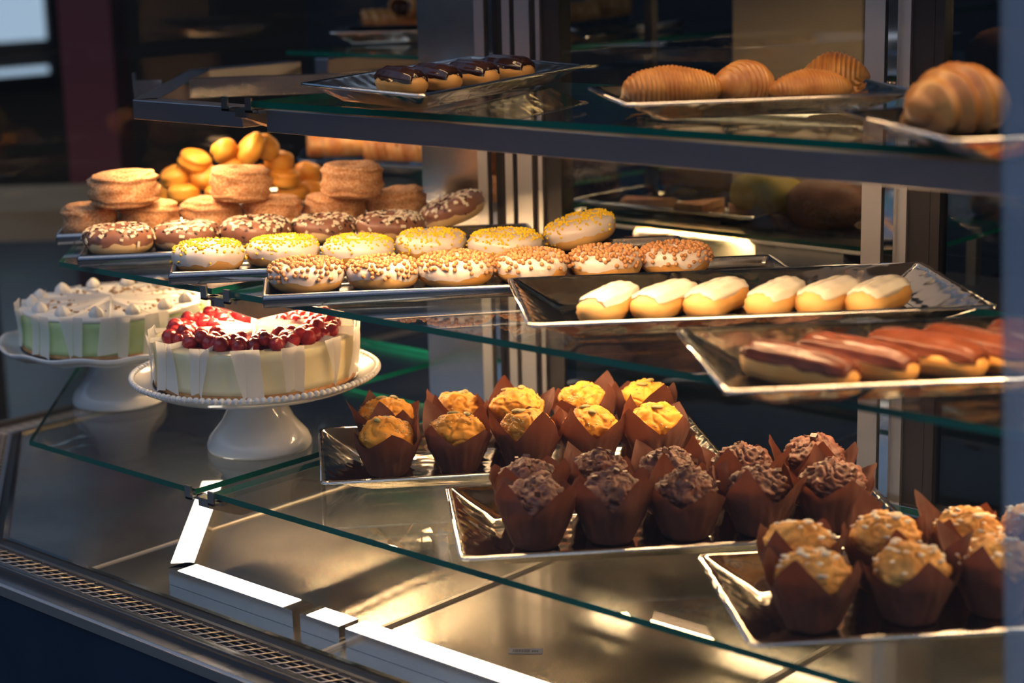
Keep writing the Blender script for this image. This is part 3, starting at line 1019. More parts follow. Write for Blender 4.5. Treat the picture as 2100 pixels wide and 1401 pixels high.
def donut_meshes(seed, icing, topping, rnd):
    mb = MB()
    mb.grid(lambda u, v: donut_pt(u * 2 * math.pi, v * 2 * math.pi, 0, seed), 48, 22, True, True)
    dough = mb.mesh('dough', M_DOUGH if icing is M_CHOCM else M_DOUGHP)

    def lim(th):
        x, y = math.cos(th), math.sin(th)
        return 0.02 + 0.34 * nz((x, y, 0.5), 2.2, seed) + 0.16 * nz((x, y, 0.1), 7.0, seed) - 0.1

    mi = MB()

    def fi(u, v):
        th = u * 2 * math.pi
        l = lim(th)
        ph = l + (math.pi * 1.08 - l) * v
        off = 0.0017 * min(1.0, v * 7 + 0.1) + 0.0003 * nz((math.cos(th) * 3, math.sin(th) * 3, ph * 2), 2, seed)
        return donut_pt(th, ph, off, seed)
    mi.grid(fi, 72, 20, True, False)
    ice = mi.mesh('icing', icing)
    mt_ = MB()
    if topping == 'pearl':
        used = []
        n = 0
        while n < 135:
            th = rnd.uniform(0, 2 * math.pi)
            ph = rnd.uniform(0.42, 2.55) if rnd.random() < 0.93 else rnd.uniform(0.0, 0.5)
            p = donut_pt(th, ph, 0.0036, seed)
            if all((p - q).length > 0.0046 for q in used):
                used.append(p)
                mt_.ball(p, rnd.uniform(0.0026, 0.0031), 6, 8)
            n += 0.05
            if len(used) >= 165:
                break
        tm, tn = M_PEARL, 'pearl_topping'
    elif topping == 'yellow':
        dens = seed % 3
        for k in range(330):
            th = rnd.uniform(0, 2 * math.pi)
            if rnd.random() < 0.72:
                ph = rnd.gauss(1.35, 0.5)
            else:
                ph = rnd.uniform(-0.2, 1.3)
                if nz((math.cos(th), math.sin(th), ph), 2.0, seed) < -0.05:
                    continue
            p = donut_pt(th, ph, 0.0022, seed)
            mt_.ball(p, rnd.uniform(0.0013, 0.0021), 4, 6)
        tm, tn = M_YEL, 'sprinkle_topping'
    else:
        for k in range(170):
            th = rnd.uniform(0, 2 * math.pi)
            ph = rnd.gauss(1.15, 0.5)
            p = donut_pt(th, ph, 0.0024, seed)
            e1 = (donut_pt(th + 0.05, ph, 0.0024, seed) - p).normalized()
            e2 = (donut_pt(th, ph + 0.05, 0.0024, seed) - p).normalized()
            nn = e1.cross(e2)
            a = rnd.uniform(0, 6.28)
            f = e1 * math.cos(a) + e2 * math.sin(a)
            g = nn.cross(f)
            M = Matrix((f, g, nn)).transposed().to_4x4()
            M.translation = p
            white = rnd.random() < 0.62
            l, w = (rnd.uniform(0.0018, 0.0040), rnd.uniform(0.0013, 0.0022)) if white else (rnd.uniform(0.0012, 0.0030), 0.0013)
            mt_.box((-l, -w, -0.0006), (l, w, 0.0007), 0 if white else 1, M)
        tm, tn = [M_CHIPW, M_CHIPD], 'chip_topping'
    return dough, ice, (mt_.mesh(tn, tm), tn)


def donut_row(boxes, icing, topping, labels, group, z0, seed0, tilts={}):
    rnd = random.Random(seed0)
    kinds = [donut_meshes(seed0 + 5 * k, icing, topping, rnd) for k in range(3)]
    for i, (cx, cy, w) in enumerate(boxes):
        p = at(cx, cy, (z0 + 0.017 - EYE) / S)
        depth = (p - Vector((0, 0, EYE))).dot(FWD)
        sc = (w * depth / F_PX) / (2 * (R_D + A_D + 0.001))
        rot = (0, 0, rnd.uniform(0, 6.28))
        t = thing('ring_donut', labels[i], 'donut', (p.x, p.y, z0 + (0.0 if i not in tilts else tilts[i][1])), 0, group, rot=rot)
        if i in tilts:
            ax = tilts[i][0]
            t.rotation_mode = 'QUATERNION'
            from mathutils import Quaternion
            t.rotation_quaternion = Quaternion(FWD, -ax) @ Quaternion((0, 0, 1), rot[2])
        t.scale = (sc, sc, sc * 1.0)
        d, ic, (tp, tn) = kinds[i % 3]
        part('dough', d, t)
        part('icing', ic, t)
        part(tn, tp, t, kind='stuff')


ORD = ['first', 'second', 'third', 'fourth', 'fifth', 'sixth']
ZTR = MIDZ + 0.0045
donut_row([(243, 495, 147), (383, 486, 138), (526, 480, 148), (665, 470, 134), (801, 468, 142), (937, 448, 138)], M_CHOCM, 'chips',
          ['chocolate iced donut with white chips at the left end of its row', 'chocolate iced donut second from the left behind the first yellow one',
           'chocolate iced donut third from the left behind the second yellow one', 'chocolate iced donut fourth from the left with bare pale side',
           'chocolate iced donut second from the right in front of leaning cronut', 'chocolate iced donut tilted up at the right end of its row'],
          'chocolate iced donuts', ZTR, 11, {5: (0.33, 0.012)})
donut_row([(428, 529, 153), (583, 519, 150), (736, 517, 148), (884, 505, 148), (1038, 507, 153), (1197, 490, 152)], M_PINK, 'yellow',
          ['yellow sprinkled donut at the left end of its row', 'yellow sprinkled donut second from the left', 'sparsely yellow sprinkled donut third from the left',
           'densely yellow sprinkled donut fourth from the left', 'yellow sprinkled donut second from the right in its row', 'yellow sprinkled donut tilted up at the right end of its row'],
          'yellow sprinkled donuts', ZTR, 23, {5: (0.25, 0.010)})
donut_row([(629, 568, 156), (785, 562, 148), (934, 557, 156), (1090, 549, 152), (1243, 541, 150), (1384, 533, 146)], M_PINK, 'pearl',
          ['donut with brown biscuit pearls at the left end of the front row', 'pearl topped donut second from the left with a crack in its icing',
           'pearl topped donut third from the left with wide white icing', 'pearl topped donut fourth from the left behind the eclair tray corner',
           'pearl topped donut second from the right behind the eclair tray', 'pearl topped donut at the right end of the front row'],
          'pearl topped donuts', ZTR, 37)

# ------------------------------------------------------------------ sugared cronuts
RC, HC = 0.0435, 0.052


def cronut_mesh(seed):
    def fn(u, v):
        th, ph = u * 2 * math.pi, v * 2 * math.pi
        c, s = math.cos(ph), math.sin(ph)
        c2, s2 = math.copysign(abs(c) ** 0.55, c), math.copysign(abs(s) ** 0.62, s)
        R, A, B = RC * 0.60, RC * 0.40, HC / 2
        x, y = math.cos(th), math.sin(th)
        wv = 1 + 0.05 * nz((x, y, 0.3), 1.5, seed)
        z = B + B * s2
        side = max(0.0, c)
        lay = math.sin((z / HC) * 30 + 3.0 * nz((x, y, z * 20), 1.6, seed) + 2 * th) * 0.0030 * side
        lay += fbm((x * 2, y * 2, z * 90), 1.0, seed) * 0.0016
        r = (R + A * c2) * wv + lay
        z += 0.0022 * nz((x * r * 60, y * r * 60, 1), 1, seed) * (s > 0)
        return (x * r, y * r, max(0.0, z))
    return MB().grid(fn, 64, 40, True, True).mesh('laminated_body', M_CRON)


CRM = [cronut_mesh(k * 9.1 + 2) for k in range(3)]


def cronut(cx, cy, w, lvl, label, tilt=None, i=0):
    zc = ZTR + HC * (0.5 + lvl * 1.0)
    p = at(cx, cy, (zc - EYE) / S)
    depth = (p - Vector((0, 0, EYE))).dot(FWD)
    sc = (w * depth / F_PX) / (2 * RC * 1.02)
    t = tag(part('cronut', CRM[i % 3]), label, 'cronut', 'sugared cronuts')
    from mathutils import Quaternion
    t.rotation_mode = 'QUATERNION'
    q = Quaternion((0, 0, 1), i * 1.9)
    if tilt:
        q = Quaternion(FWD, tilt) @ q
    t.rotation_quaternion = q
    t.scale = (sc, sc, 1.0)
    t.location = Vector((p.x, p.y, zc)) - q @ Vector((0, 0, HC / 2))


cronut(185, 452, 118, 0, 'sugared cronut at the bottom left end of the pile', None, 0)
cronut(308, 447, 124, 0, 'bottom sugared cronut under the right side of the leftmost top one', None, 1)
cronut(433, 441, 125, 0, 'bottom sugared cronut under the left side of the middle top one', None, 2)
cronut(560, 437, 124, 0, 'bottom sugared cronut under the right side of the middle top one', None, 3)
cronut(686, 429, 122, 0, 'bottom sugared cronut under the left side of the right top one', None, 4)
cronut(811, 421, 126, 0, 'bottom sugared cronut leaning at the right end of the pile', -0.14, 5)
cronut(254, 387, 143, 1, 'large sugared cronut on top at the left of the pile', -0.03, 6)
cronut(493, 376, 125, 1, 'sugared cronut on top in the middle of the pile', 0.06, 7)
cronut(721, 368, 128, 1, 'sugared cronut on top at the right of the pile', 0.03, 8)

# ------------------------------------------------------------------ golden buns


def bun_mesh(seed):
    def fn(u, v):
        th, a = u * 2 * math.pi, -math.pi / 2 + v * math.pi
        ce = abs(math.cos(a)) ** 0.62
        x, y, z = math.cos(th) * ce, math.sin(th) * ce, math.copysign(abs(math.sin(a)) ** 0.8, math.sin(a))
        r = 1 + 0.06 * nz((x, y, z), 1.4, seed) - 0.17 * math.exp(-((z - 0.12 + 0.1 * x) / 0.10) ** 2) * (0.5 + 0.5 * math.sin(th + seed))
        return (x * 0.0255 * r, y * 0.0255 * r, z * 0.0168 * r)
    return MB().grid(fn, 32, 18, True, False).mesh('crust', M_BUN)


BUNM = [bun_mesh(k * 4.7 + 1) for k in range(3)]
ZB = ZTR + 0.017
buns = [(378, 397, 70, 0, (0, 0), 'golden bun at the bottom left beside the left top cronut'),
        (345, 392, 62, 0, (0.2, 0.1), 'golden bun half hidden behind the left top cronut'),
        (452, 398, 66, 0, (0.1, 0), 'golden bun at the bottom peeping out left of the middle cronut'),
        (600, 395, 66, 0, (0.1, 0.1), 'golden bun at the bottom right of the middle top cronut'),
        (640, 390, 56, 0, (0.0, 0.2), 'golden bun at the bottom right end of the bun pile'),
        (360, 362, 66, 1, (0.25, -0.3), 'creased golden bun at the left edge of the bun pile'),
        (418, 362, 62, 1, (0.7, 0.2), 'creased golden bun in the second layer left of the middle cronut'),
        (585, 365, 66, 1, (0.1, 0.2), 'golden bun in the second layer right of the middle cronut'),
        (632, 354, 58, 1, (0.1, 0.3), 'golden bun at the right edge of the second layer'),
        (540, 362, 60, 1, (0.1, 0.3), 'golden bun hidden behind the middle top cronut'),
        (475, 362, 60, 1, (0.1, 0.3), 'golden bun behind the middle top cronut on its left'),
        (400, 330, 70, 2, (0.2, 0.35), 'creased golden bun at the upper left of the pile'),
        (572, 331, 64, 2, (0.1, 0.05), 'golden bun at the upper right of the pile'),
        (480, 340, 60, 2, (0.1, 0.05), 'golden bun in the third layer behind the middle cronut'),
        (460, 309, 58, 3, (-0.3, -0.5), 'golden bun near the top leaning against the tall one'),
        (514, 306, 78, 3, (0.2, -0.9), 'tall tipped golden bun at the top of the pile'),
        (546, 302, 58, 3, (0.2, 0.9), 'golden bun behind the tipped one at the top of the pile')]
for i, (cx, cy, w, lv, tl, lab) in enumerate(buns):
    p = at(cx, cy, (ZB + 0.0275 * lv - EYE) / S)
    depth = (p - Vector((0, 0, EYE))).dot(FWD)
    sc = (w * depth / F_PX) / 0.052
    t = tag(part('golden_bun', BUNM[i % 3]), lab, 'bun', 'golden buns in the pile')
    from mathutils import Quaternion
    t.rotation_mode = 'QUATERNION'
    t.rotation_quaternion = Quaternion(FWD, tl[1]) @ Quaternion(RIGHT, tl[0]) @ Quaternion((0, 0, 1), i * 1.3)
    t.scale = (sc, sc, 1.05)
    t.location = p
bt0 = at(330, 415, ZM)
bm = at(495, 408, ZM)
flat_tray((322, 420), DANG + 0.1, 0.34, 0.19, zf, MIDZ + 0.001, 'steel tray under the pile of golden buns', h=0.012)

# ------------------------------------------------------------------ eclairs


def eclair_meshes(L, R, seed, icing, body, flat=0.86, cover=0.95, ends=0.08):
    def prof(u):
        x = abs(2 * u - 1)
        return R * max(0.0, 1 - x ** 5) ** 0.5 * (1 + 0.07 * nz((u * 4, seed, 0), 1.0, seed))

    def pt(u, ph, off=0.0):
        r = prof(u)
        k = min(1.0, r / (R * 0.5))
        rr = r * (1 + 0.035 * math.cos(13 * ph + seed)) + off * k
        x = (u - 0.5) * L + (off * (2 * u - 1))
        bend = 0.004 * math.sin(u * math.pi + seed)
        y = rr * math.sin(ph) * 1.05 + bend
        z = rr * math.cos(ph) * flat
        z = max(z, -R * flat * 0.72)
        return Vector((x, y, z + R * flat * 0.72))

    us = [0.5 - 0.5 * math.cos(math.pi * k / 27) for k in range(28)]
    mb = MB()
    mb.grid(lambda a, b: pt(us[int(round(a * 27))], b * 2 * math.pi), 28, 30, False, True)
    bod = mb.mesh('choux_body', body)
    mi = MB()

    def fi(a, b):
        u = us[int(round(a * 27))]
        u = ends + (1 - 1.75 * ends) * u + 0.25 * ends * nz((b * 5, seed, 1), 1, seed)
        l = cover + 0.22 * nz((u * 6, seed, 0.0), 1, seed + 1)
        rgt = -cover - 0.15 + 0.30 * nz((u * 6, seed, 4.0), 1, seed + 2)
        ph = l + (rgt - l) * b
        edge = min(1.0, 6 * min(b, 1 - b) + 0.05, 9 * min(a, 1 - a) + 0.05)
        return pt(u, ph, 0.0024 * edge ** 0.6 + 0.0008 * nz((u * 9, ph * 2, 0), 1, seed) * edge)
    mi.grid(fi, 28, 22)
    ic = mi.mesh('icing', icing)
    return bod, ic


def place_eclair(ms, tail, head, zb, label, group, lift=0.0, tilt=0.0):
    zc = (zb + 0.018 - EYE) / S
    a, b = at(*tail, zc), at(*head, zc)
    t = thing('eclair', label, 'eclair', ((a.x + b.x) / 2, (a.y + b.y) / 2, zb + lift), 0, group,
              rot=(0, tilt, math.atan2(b.y - a.y, b.x - a.x)))
    part('choux_body', ms[0], t)
    part('icing', ms[1], t)
    return t


ZE = MIDZ + 0.0055
WE = [eclair_meshes(0.118, 0.0240, 3 + 5 * k, M_WHITE, M_DOUGHP) for k in range(3)]
wl = [((1185, 648), (1308, 592), 'white iced eclair at the left end of its row'),
      ((1302, 641), (1424, 588), 'large white iced eclair second from the left'),
      ((1420, 634), (1522, 588), 'white iced eclair third from the left'),
      ((1545, 630), (1634, 588), 'white iced eclair fourth from the left'),
      ((1655, 628), (1745, 586), 'white iced eclair second from the right'),
      ((1762, 626), (1846, 588), 'white iced eclair at the right end of its row')]
for i, (a, b, lab) in enumerate(wl):
    place_eclair(WE[i % 3], a, b, ZE, lab, 'white iced eclairs')
CE = [eclair_meshes(0.140, 0.0245, 60 + 7 * k, M_CHOCD, M_DOUGHP, cover=1.12, ends=0.02) for k in range(3)]
cl = [((1545, 728), (1738, 770), 'glossy chocolate eclair at the left end of its tray'),
      ((1662, 712), (1860, 755), 'glossy chocolate eclair second from the left overlapping the first'),
      ((1797, 700), (2008, 746), 'cracked glossy chocolate eclair third from the left'),
      ((1905, 692), (2112, 738), 'smooth glossy chocolate eclair fourth from the left'),
      ((2055, 684), (2240, 726), 'glossy chocolate eclair cut off by the right edge of the picture')]
for i, (a, b, lab) in enumerate(cl):
    place_eclair(CE[i % 3], a, b, ZE, lab, 'glossy chocolate eclairs')
ZE2 = TOPZ + 0.0055
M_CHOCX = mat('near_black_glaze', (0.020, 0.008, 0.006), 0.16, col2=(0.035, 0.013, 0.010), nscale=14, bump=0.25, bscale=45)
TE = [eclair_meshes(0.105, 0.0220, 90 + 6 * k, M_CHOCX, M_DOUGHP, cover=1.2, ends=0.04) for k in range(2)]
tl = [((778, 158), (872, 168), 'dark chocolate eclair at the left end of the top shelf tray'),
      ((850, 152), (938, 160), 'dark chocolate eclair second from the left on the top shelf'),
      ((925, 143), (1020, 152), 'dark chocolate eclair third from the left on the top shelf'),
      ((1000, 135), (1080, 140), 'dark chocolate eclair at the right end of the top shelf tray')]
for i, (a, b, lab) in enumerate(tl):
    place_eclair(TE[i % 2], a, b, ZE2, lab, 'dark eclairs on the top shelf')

# ------------------------------------------------------------------ seashell pastries on the top shelf


def shell_mesh(L, R, ridges, seed, taper=0.9, depth=0.06, bend=0.25, name='flaky_shell', m=None, flat=0.85):
    N, K = 150, 26

    def fn(a, b):
        u = a
        prof = max(0.0, math.sin(math.pi * min(1, u ** taper))) ** 0.62
        tri = abs(((u * ridges + 0.35 * math.sin(b * 2 * math.pi + seed)) % 1.0) - 0.5) * 2
        r = R * prof * (1 - depth + depth * tri + 0.05 * nz((u * 5, math.cos(b * 6.28), math.sin(b * 6.28)), 1.2, seed))
        ph = b * 2 * math.pi
        x = (u - 0.5) * L
        y = r * math.sin(ph) * 1.1 + bend * L * ((2 * u - 1) ** 2 - 0.4) * 0.5
        z = max(r * math.cos(ph) * flat, -R * flat * 0.6) + R * flat * 0.6
        return (x, y, z)
    return MB().grid(fn, N, K, False, True).mesh(name, m or M_PUFF)


ZS = TOPZ + 0.0055


def shell(me, px0, px1, py, label, zoff=0.0, rot=0.0, tip=0.0, group='seashell pastries'):
    zc = (ZS + 0.02 - EYE) / S
    p = at((px0 + px1) / 2, py, zc)
    t = tag(part('seashell_pastry', me), label, 'pastry', group)
    t.location = (p.x, p.y, ZS + zoff)
    t.rotation_euler = (tip, 0, math.atan2(RIGHT.y, RIGHT.x) + rot)
    return t


shell(shell_mesh(0.128, 0.034, 26, 2.0, 0.75, depth=0.13), 1280, 1497, 178, 'large ridged seashell pastry at the left of the top shelf tray', rot=0.15)
shell(shell_mesh(0.080, 0.036, 14, 5.0, 1.0, depth=0.07), 1465, 1587, 172, 'smooth rounded pastry second from the left on the top shelf tray', rot=0.5)
shell(shell_mesh(0.100, 0.030, 24, 8.0, 0.9, depth=0.12), 1590, 1745, 176, 'finely ridged seashell pastry in front of another one', rot=0.1)
shell(shell_mesh(0.085, 0.038, 15, 9.0, 1.0, depth=0.08), 1648, 1776, 158, 'taller pastry leaning behind the finely ridged one', rot=-0.2)
shell(shell_mesh(0.110, 0.050, 6, 13.0, 1.0, depth=0.16, bend=0.1), 1865, 2062, 226, 'big folded pastry alone on the right top tray', rot=0.3)

# ------------------------------------------------------------------ muffins in tulip papers


def wrapper_mesh(seed, rb=0.0255, rt=0.0455, h0=0.047, h1=0.042):
    ph0 = seed * 1.7

    def fn(a, b):
        th = a * 2 * math.pi
        c = abs((((2 * th + ph0) / math.pi) % 1.0) * 2 - 1)
        flap = c ** 1.15 * (0.78 + 0.30 * math.sin(th * 1.0 + seed * 3))
        top = h0 + h1 * flap
        z = 0.0015 + (top - 0.0015) * b
        t = z / h0
        r = rb + (rt - rb) * min(t, 1.0) ** 0.9 + max(0, t - 1.0) * 0.019 * (0.5 + 0.7 * math.sin(th * 2 + seed))
        r += 0.0007 * math.sin(22 * th) * min(1, t * 1.4) * (1 if t < 0.9 else 0.4) + 0.0030 * nz((math.cos(th) * 2, math.sin(th) * 2, z * 30), 1.3, seed) + 0.0016 * (abs(nz((math.cos(th) * 3, math.sin(th) * 3, z * 60), 2.2, seed + 5)) - 0.2)
        if z < 0.004:
            r *= 0.97
        return (r * math.cos(th), r * math.sin(th), z)
    mb = MB().grid(fn, 96, 16, True, False)
    mb.add([(0.024 * math.cos(k * math.pi / 12), 0.024 * math.sin(k * math.pi / 12), 0.0015) for k in range(24)], [tuple(range(23, -1, -1))], 0, False)
    return mb.mesh('paper_wrapper', M_PAPER)


def dome_pt(th, a, seed, R, H, z0, rough):
    """a: 0 apex .. 1 rim .. below"""
    ca = math.cos(a * math.pi / 2)
    sa = math.sin(a * math.pi / 2)
    x, y = math.cos(th) * sa, math.sin(th) * sa
    n = fbm((x * 1.4, y * 1.4, ca * 1.4), 1.6, seed, 4)
    crack = abs(nz((x, y, ca), 1.9, seed + 20))
    d = 1 + rough * n - rough * 0.7 * math.exp(-(crack / 0.06) ** 2)
    if rough > 0.15:
        d += 0.085 * abs(nz((x, y, ca), 5.5, seed + 9)) + 0.05 * nz((x, y, ca), 11.0, seed + 4) - 0.03
    d *= 1 - 0.16 * max(0.0, min(1.0, (a - 0.72) / 0.3))
    return Vector((x * R * d, y * R * d, z0 + ca * H * d))


def muffin_meshes(seed, kind, rnd):
    R, H, z0 = 0.0410, 0.037, 0.044
    m = {'yellow': M_MUFY, 'choc': M_MUFC, 'oat': M_MUFO}[kind]
    rough = {'yellow': 0.11, 'choc': 0.16, 'oat': 0.13}[kind]
    mb = MB().grid(lambda u, v: dome_pt(u * 2 * math.pi, v * 1.15, seed, R, H, z0, rough), 96, 46, True, False)
    top = mb.mesh('muffin_top', m)
    extra = []
    if kind == 'yellow':
        sd = MB()
        pc0 = rnd.uniform(0, 6.28)
        for k in range(70):
            th, a = pc0 + rnd.gauss(0, 0.45), min(0.8, rnd.gauss(0.55, 0.13))
            if k > 45:
                th, a = rnd.uniform(0, 6.28), rnd.uniform(0.3, 0.8)
            p = dome_pt(th, a, seed, R, H, z0, rough)
            M = Matrix.Rotation(rnd.uniform(0, 6.28), 4, 'Z') @ Matrix.Diagonal((1.7, 1, 0.7, 1))
            s2 = MB().ball((0, 0, 0), 0.0013, 4, 5)
            sd.add([p + M @ Vector(v) for v in s2.v], s2.f)
        extra.append(('sesame_seeds', sd.mesh('sesame_seeds', M_SEED), 'stuff'))
        ps = MB()
        for k in range(2):
            p = dome_pt(rnd.uniform(0, 6.28), 0.12 + 0.1 * k, seed, R, H, z0, rough)
            s2 = MB().ball((0, 0, 0), 0.0046, 6, 8)
            M = Matrix.Rotation(rnd.uniform(0, 6.28), 4, 'Z') @ Matrix.Diagonal((2.0, 1.1, 0.6, 1))
            ps.add([p + M @ Vector(v) for v in s2.v], s2.f)
        extra.append(('pumpkin_seed', ps.mesh('pumpkin_seed', M_PUMP), None))
    elif kind == 'oat':
        sd = MB()
        for k in range(26):
            p = dome_pt(rnd.uniform(0, 6.28), min(0.8, abs(rnd.gauss(0.5, 0.22))), seed, R, H, z0, rough)
            s2 = MB().ball((0, 0, 0), rnd.uniform(0.0030, 0.0052), 5, 8)
            M = Matrix.Rotation(rnd.uniform(0, 6.28), 4, 'Z') @ Matrix.Rotation(rnd.uniform(-.5, .5), 4, 'X') @ Matrix.Diagonal((1.25, 0.9, 0.35, 1))
            sd.add([p + M @ Vector(v) + Vector((0, 0, .0005)) for v in s2.v], s2.f)
        extra.append(('oat_flakes', sd.mesh('oat_flakes', M_OAT), 'stuff'))
    else:
        sd = MB()
        for k in range(16):
            p = dome_pt(rnd.uniform(0, 6.28), min(0.8, abs(rnd.gauss(0.5, 0.22))), seed, R, H, z0, rough)
            M = Matrix.Rotation(rnd.uniform(0, 6.28), 4, 'Z') @ Matrix.Rotation(rnd.uniform(-.8, .8), 4, 'X')
            M.translation = p
            s = rnd.uniform(0.002, 0.0042)
            sd.box((-s, -s * .8, -s * .6), (s, s * .8, s * .6), 0, M)
        extra.append(('chocolate_chunks', sd.mesh('chocolate_chunks', M_CHUNK), 'stuff'))
    return top, extra


def muffins(items, kind, group, seed0, base_z):
    rnd = random.Random(seed0)
    kinds = [(wrapper_mesh(seed0 * 0.37 + 1.3 * k), muffin_meshes(seed0 + 3.3 * k, kind, rnd)) for k in range(4)]
    for i, (bx, by, sc, lab) in enumerate(items):
        p = at(bx, by, (base_z - EYE) / S)
        t = thing('muffin', lab, 'muffin', (p.x, p.y, base_z), rnd.uniform(0, 6.28), group)
        t.scale = (sc, sc, sc)
        wr, (top, ex) = kinds[i % 4]
        part('paper_wrapper', wr, t)
        tp = part('muffin_top', top, t)
        tp.rotation_euler = (0, 0, rnd.uniform(0, 6.28))
        for nm, me, kd in ex:
            part(nm, me, tp, kind=kd)


ZMU = LOWZ + 0.0048
muffins([(796, 972, 0.98, 'yellow muffin at the left end of the front row'), (941, 964, 0.98, 'yellow muffin second from the left in the front row'),
         (1083, 958, 1.0, 'yellow muffin in the middle of the front row'), (1212, 950, 0.98, 'yellow muffin second from the right in the front row'),
         (1346, 944, 1.0, 'yellow muffin at the right end of the front row'),
         (796, 928, 0.98, 'yellow muffin at the left end of the back row'), (942, 918, 1.0, 'yellow muffin second from the left in the back row'),
         (1062, 912, 1.02, 'yellow muffin in the middle of the back row with tall paper'), (1198, 900, 1.0, 'yellow muffin second from the right in the back row'),
         (1322, 892, 1.0, 'yellow muffin with pumpkin seeds at the right end of the back row')], 'yellow', 'yellow muffins', 5, ZMU)
muffins([(1100, 1117, 1.02, 'dark chocolate muffin at the left end of the front row'), (1253, 1106, 1.02, 'dark chocolate muffin second from the left in the front row'),
         (1408, 1098, 1.02, 'dark chocolate muffin in the middle of the front row'), (1556, 1090, 1.0, 'dark chocolate muffin second from the right in the front row'),
         (1708, 1080, 1.04, 'dark chocolate muffin at the right end of the front row'),
         (1085, 1068, 0.98, 'dark chocolate muffin at the left end of the back row'), (1230, 1054, 1.0, 'dark chocolate muffin second from the left in the back row'),
         (1372, 1046, 0.98, 'dark chocolate muffin in the middle of the back row'), (1523, 1038, 1.0, 'dark chocolate muffin second from the right in the back row'),
         (1668, 1026, 1.04, 'dark chocolate muffin at the right end of the back row')], 'choc', 'dark chocolate muffins', 9, ZMU)
muffins([(1665, 1284, 1.02, 'oat muffin at the left end of the front row'), (1866, 1268, 1.02, 'oat muffin in the middle of the front row'),
         (2040, 1254, 1.02, 'oat muffin at the right end of the front row by the pane edge'),
         (1640, 1214, 1.0, 'oat muffin at the left end of the back row'), (1812, 1200, 1.02, 'oat muffin second from the left in the back row'),
         (1982, 1186, 1.0, 'oat muffin third from the left in the back row'), (2118, 1176, 1.0, 'oat muffin cut off at the right end of the back row')], 'oat', 'oat topped muffins', 14, ZMU)

# ------------------------------------------------------------------ cake stands and cheesecakes


def cake_stand(c, label, rb, rp, H, beaded):
    t = thing('cake_stand', label, 'cake stand', (c.x, c.y, LOWZ + 0.0005), 0, 'white ceramic cake stands')
    prof = [(0.0, 0.004), (rb * 0.9, 0.004), (rb * 0.985, 0.0), (rb, 0.004), (rb * 0.995, 0.010), (rb * 0.93, 0.020), (rb * 0.80, 0.031), (rb * 0.68, 0.043), (rb * 0.60, 0.056),
            (rb * 0.555, 0.070), (rb * 0.54, H - 0.014), (rb * 0.56, H - 0.010)]
    part('pedestal', MB().lathe(prof, 72).mesh('pedestal', M_CERAM), t)
    pl = [(0.0, H - 0.010), (rb * 0.6, H - 0.010), (rp * 0.70, H - 0.010), (rp * 0.86, H - 0.006), (rp * 0.97, H + 0.004), (rp, H + 0.010), (rp * 0.985, H + 0.0125),
          (rp * 0.95, H + 0.009), (rp * 0.88, H + 0.002), (rp * 0.80, H), (0.0, H)]

    def rm(r, z, th, k):
        if not beaded and k in (3, 4, 5, 6, 7):
            r *= 1 + 0.012 * abs(math.sin(6 * th))
            z += 0.002 * math.sin(12 * th)
        return r, z
    plate = part('plate', MB().lathe(pl, 144, rmod=rm).mesh('plate', M_CERAM), t)
    if beaded:
        bd = MB()
        n = 118
        for k in range(n):
            a = 2 * math.pi * k / n
            bd.ball((rp * 0.985 * math.cos(a), rp * 0.985 * math.sin(a), H + 0.0105), 0.0047, 6, 8)
        part('beaded_rim', bd.mesh('beaded_rim', M_CERAM), plate, kind='stuff')
    return t


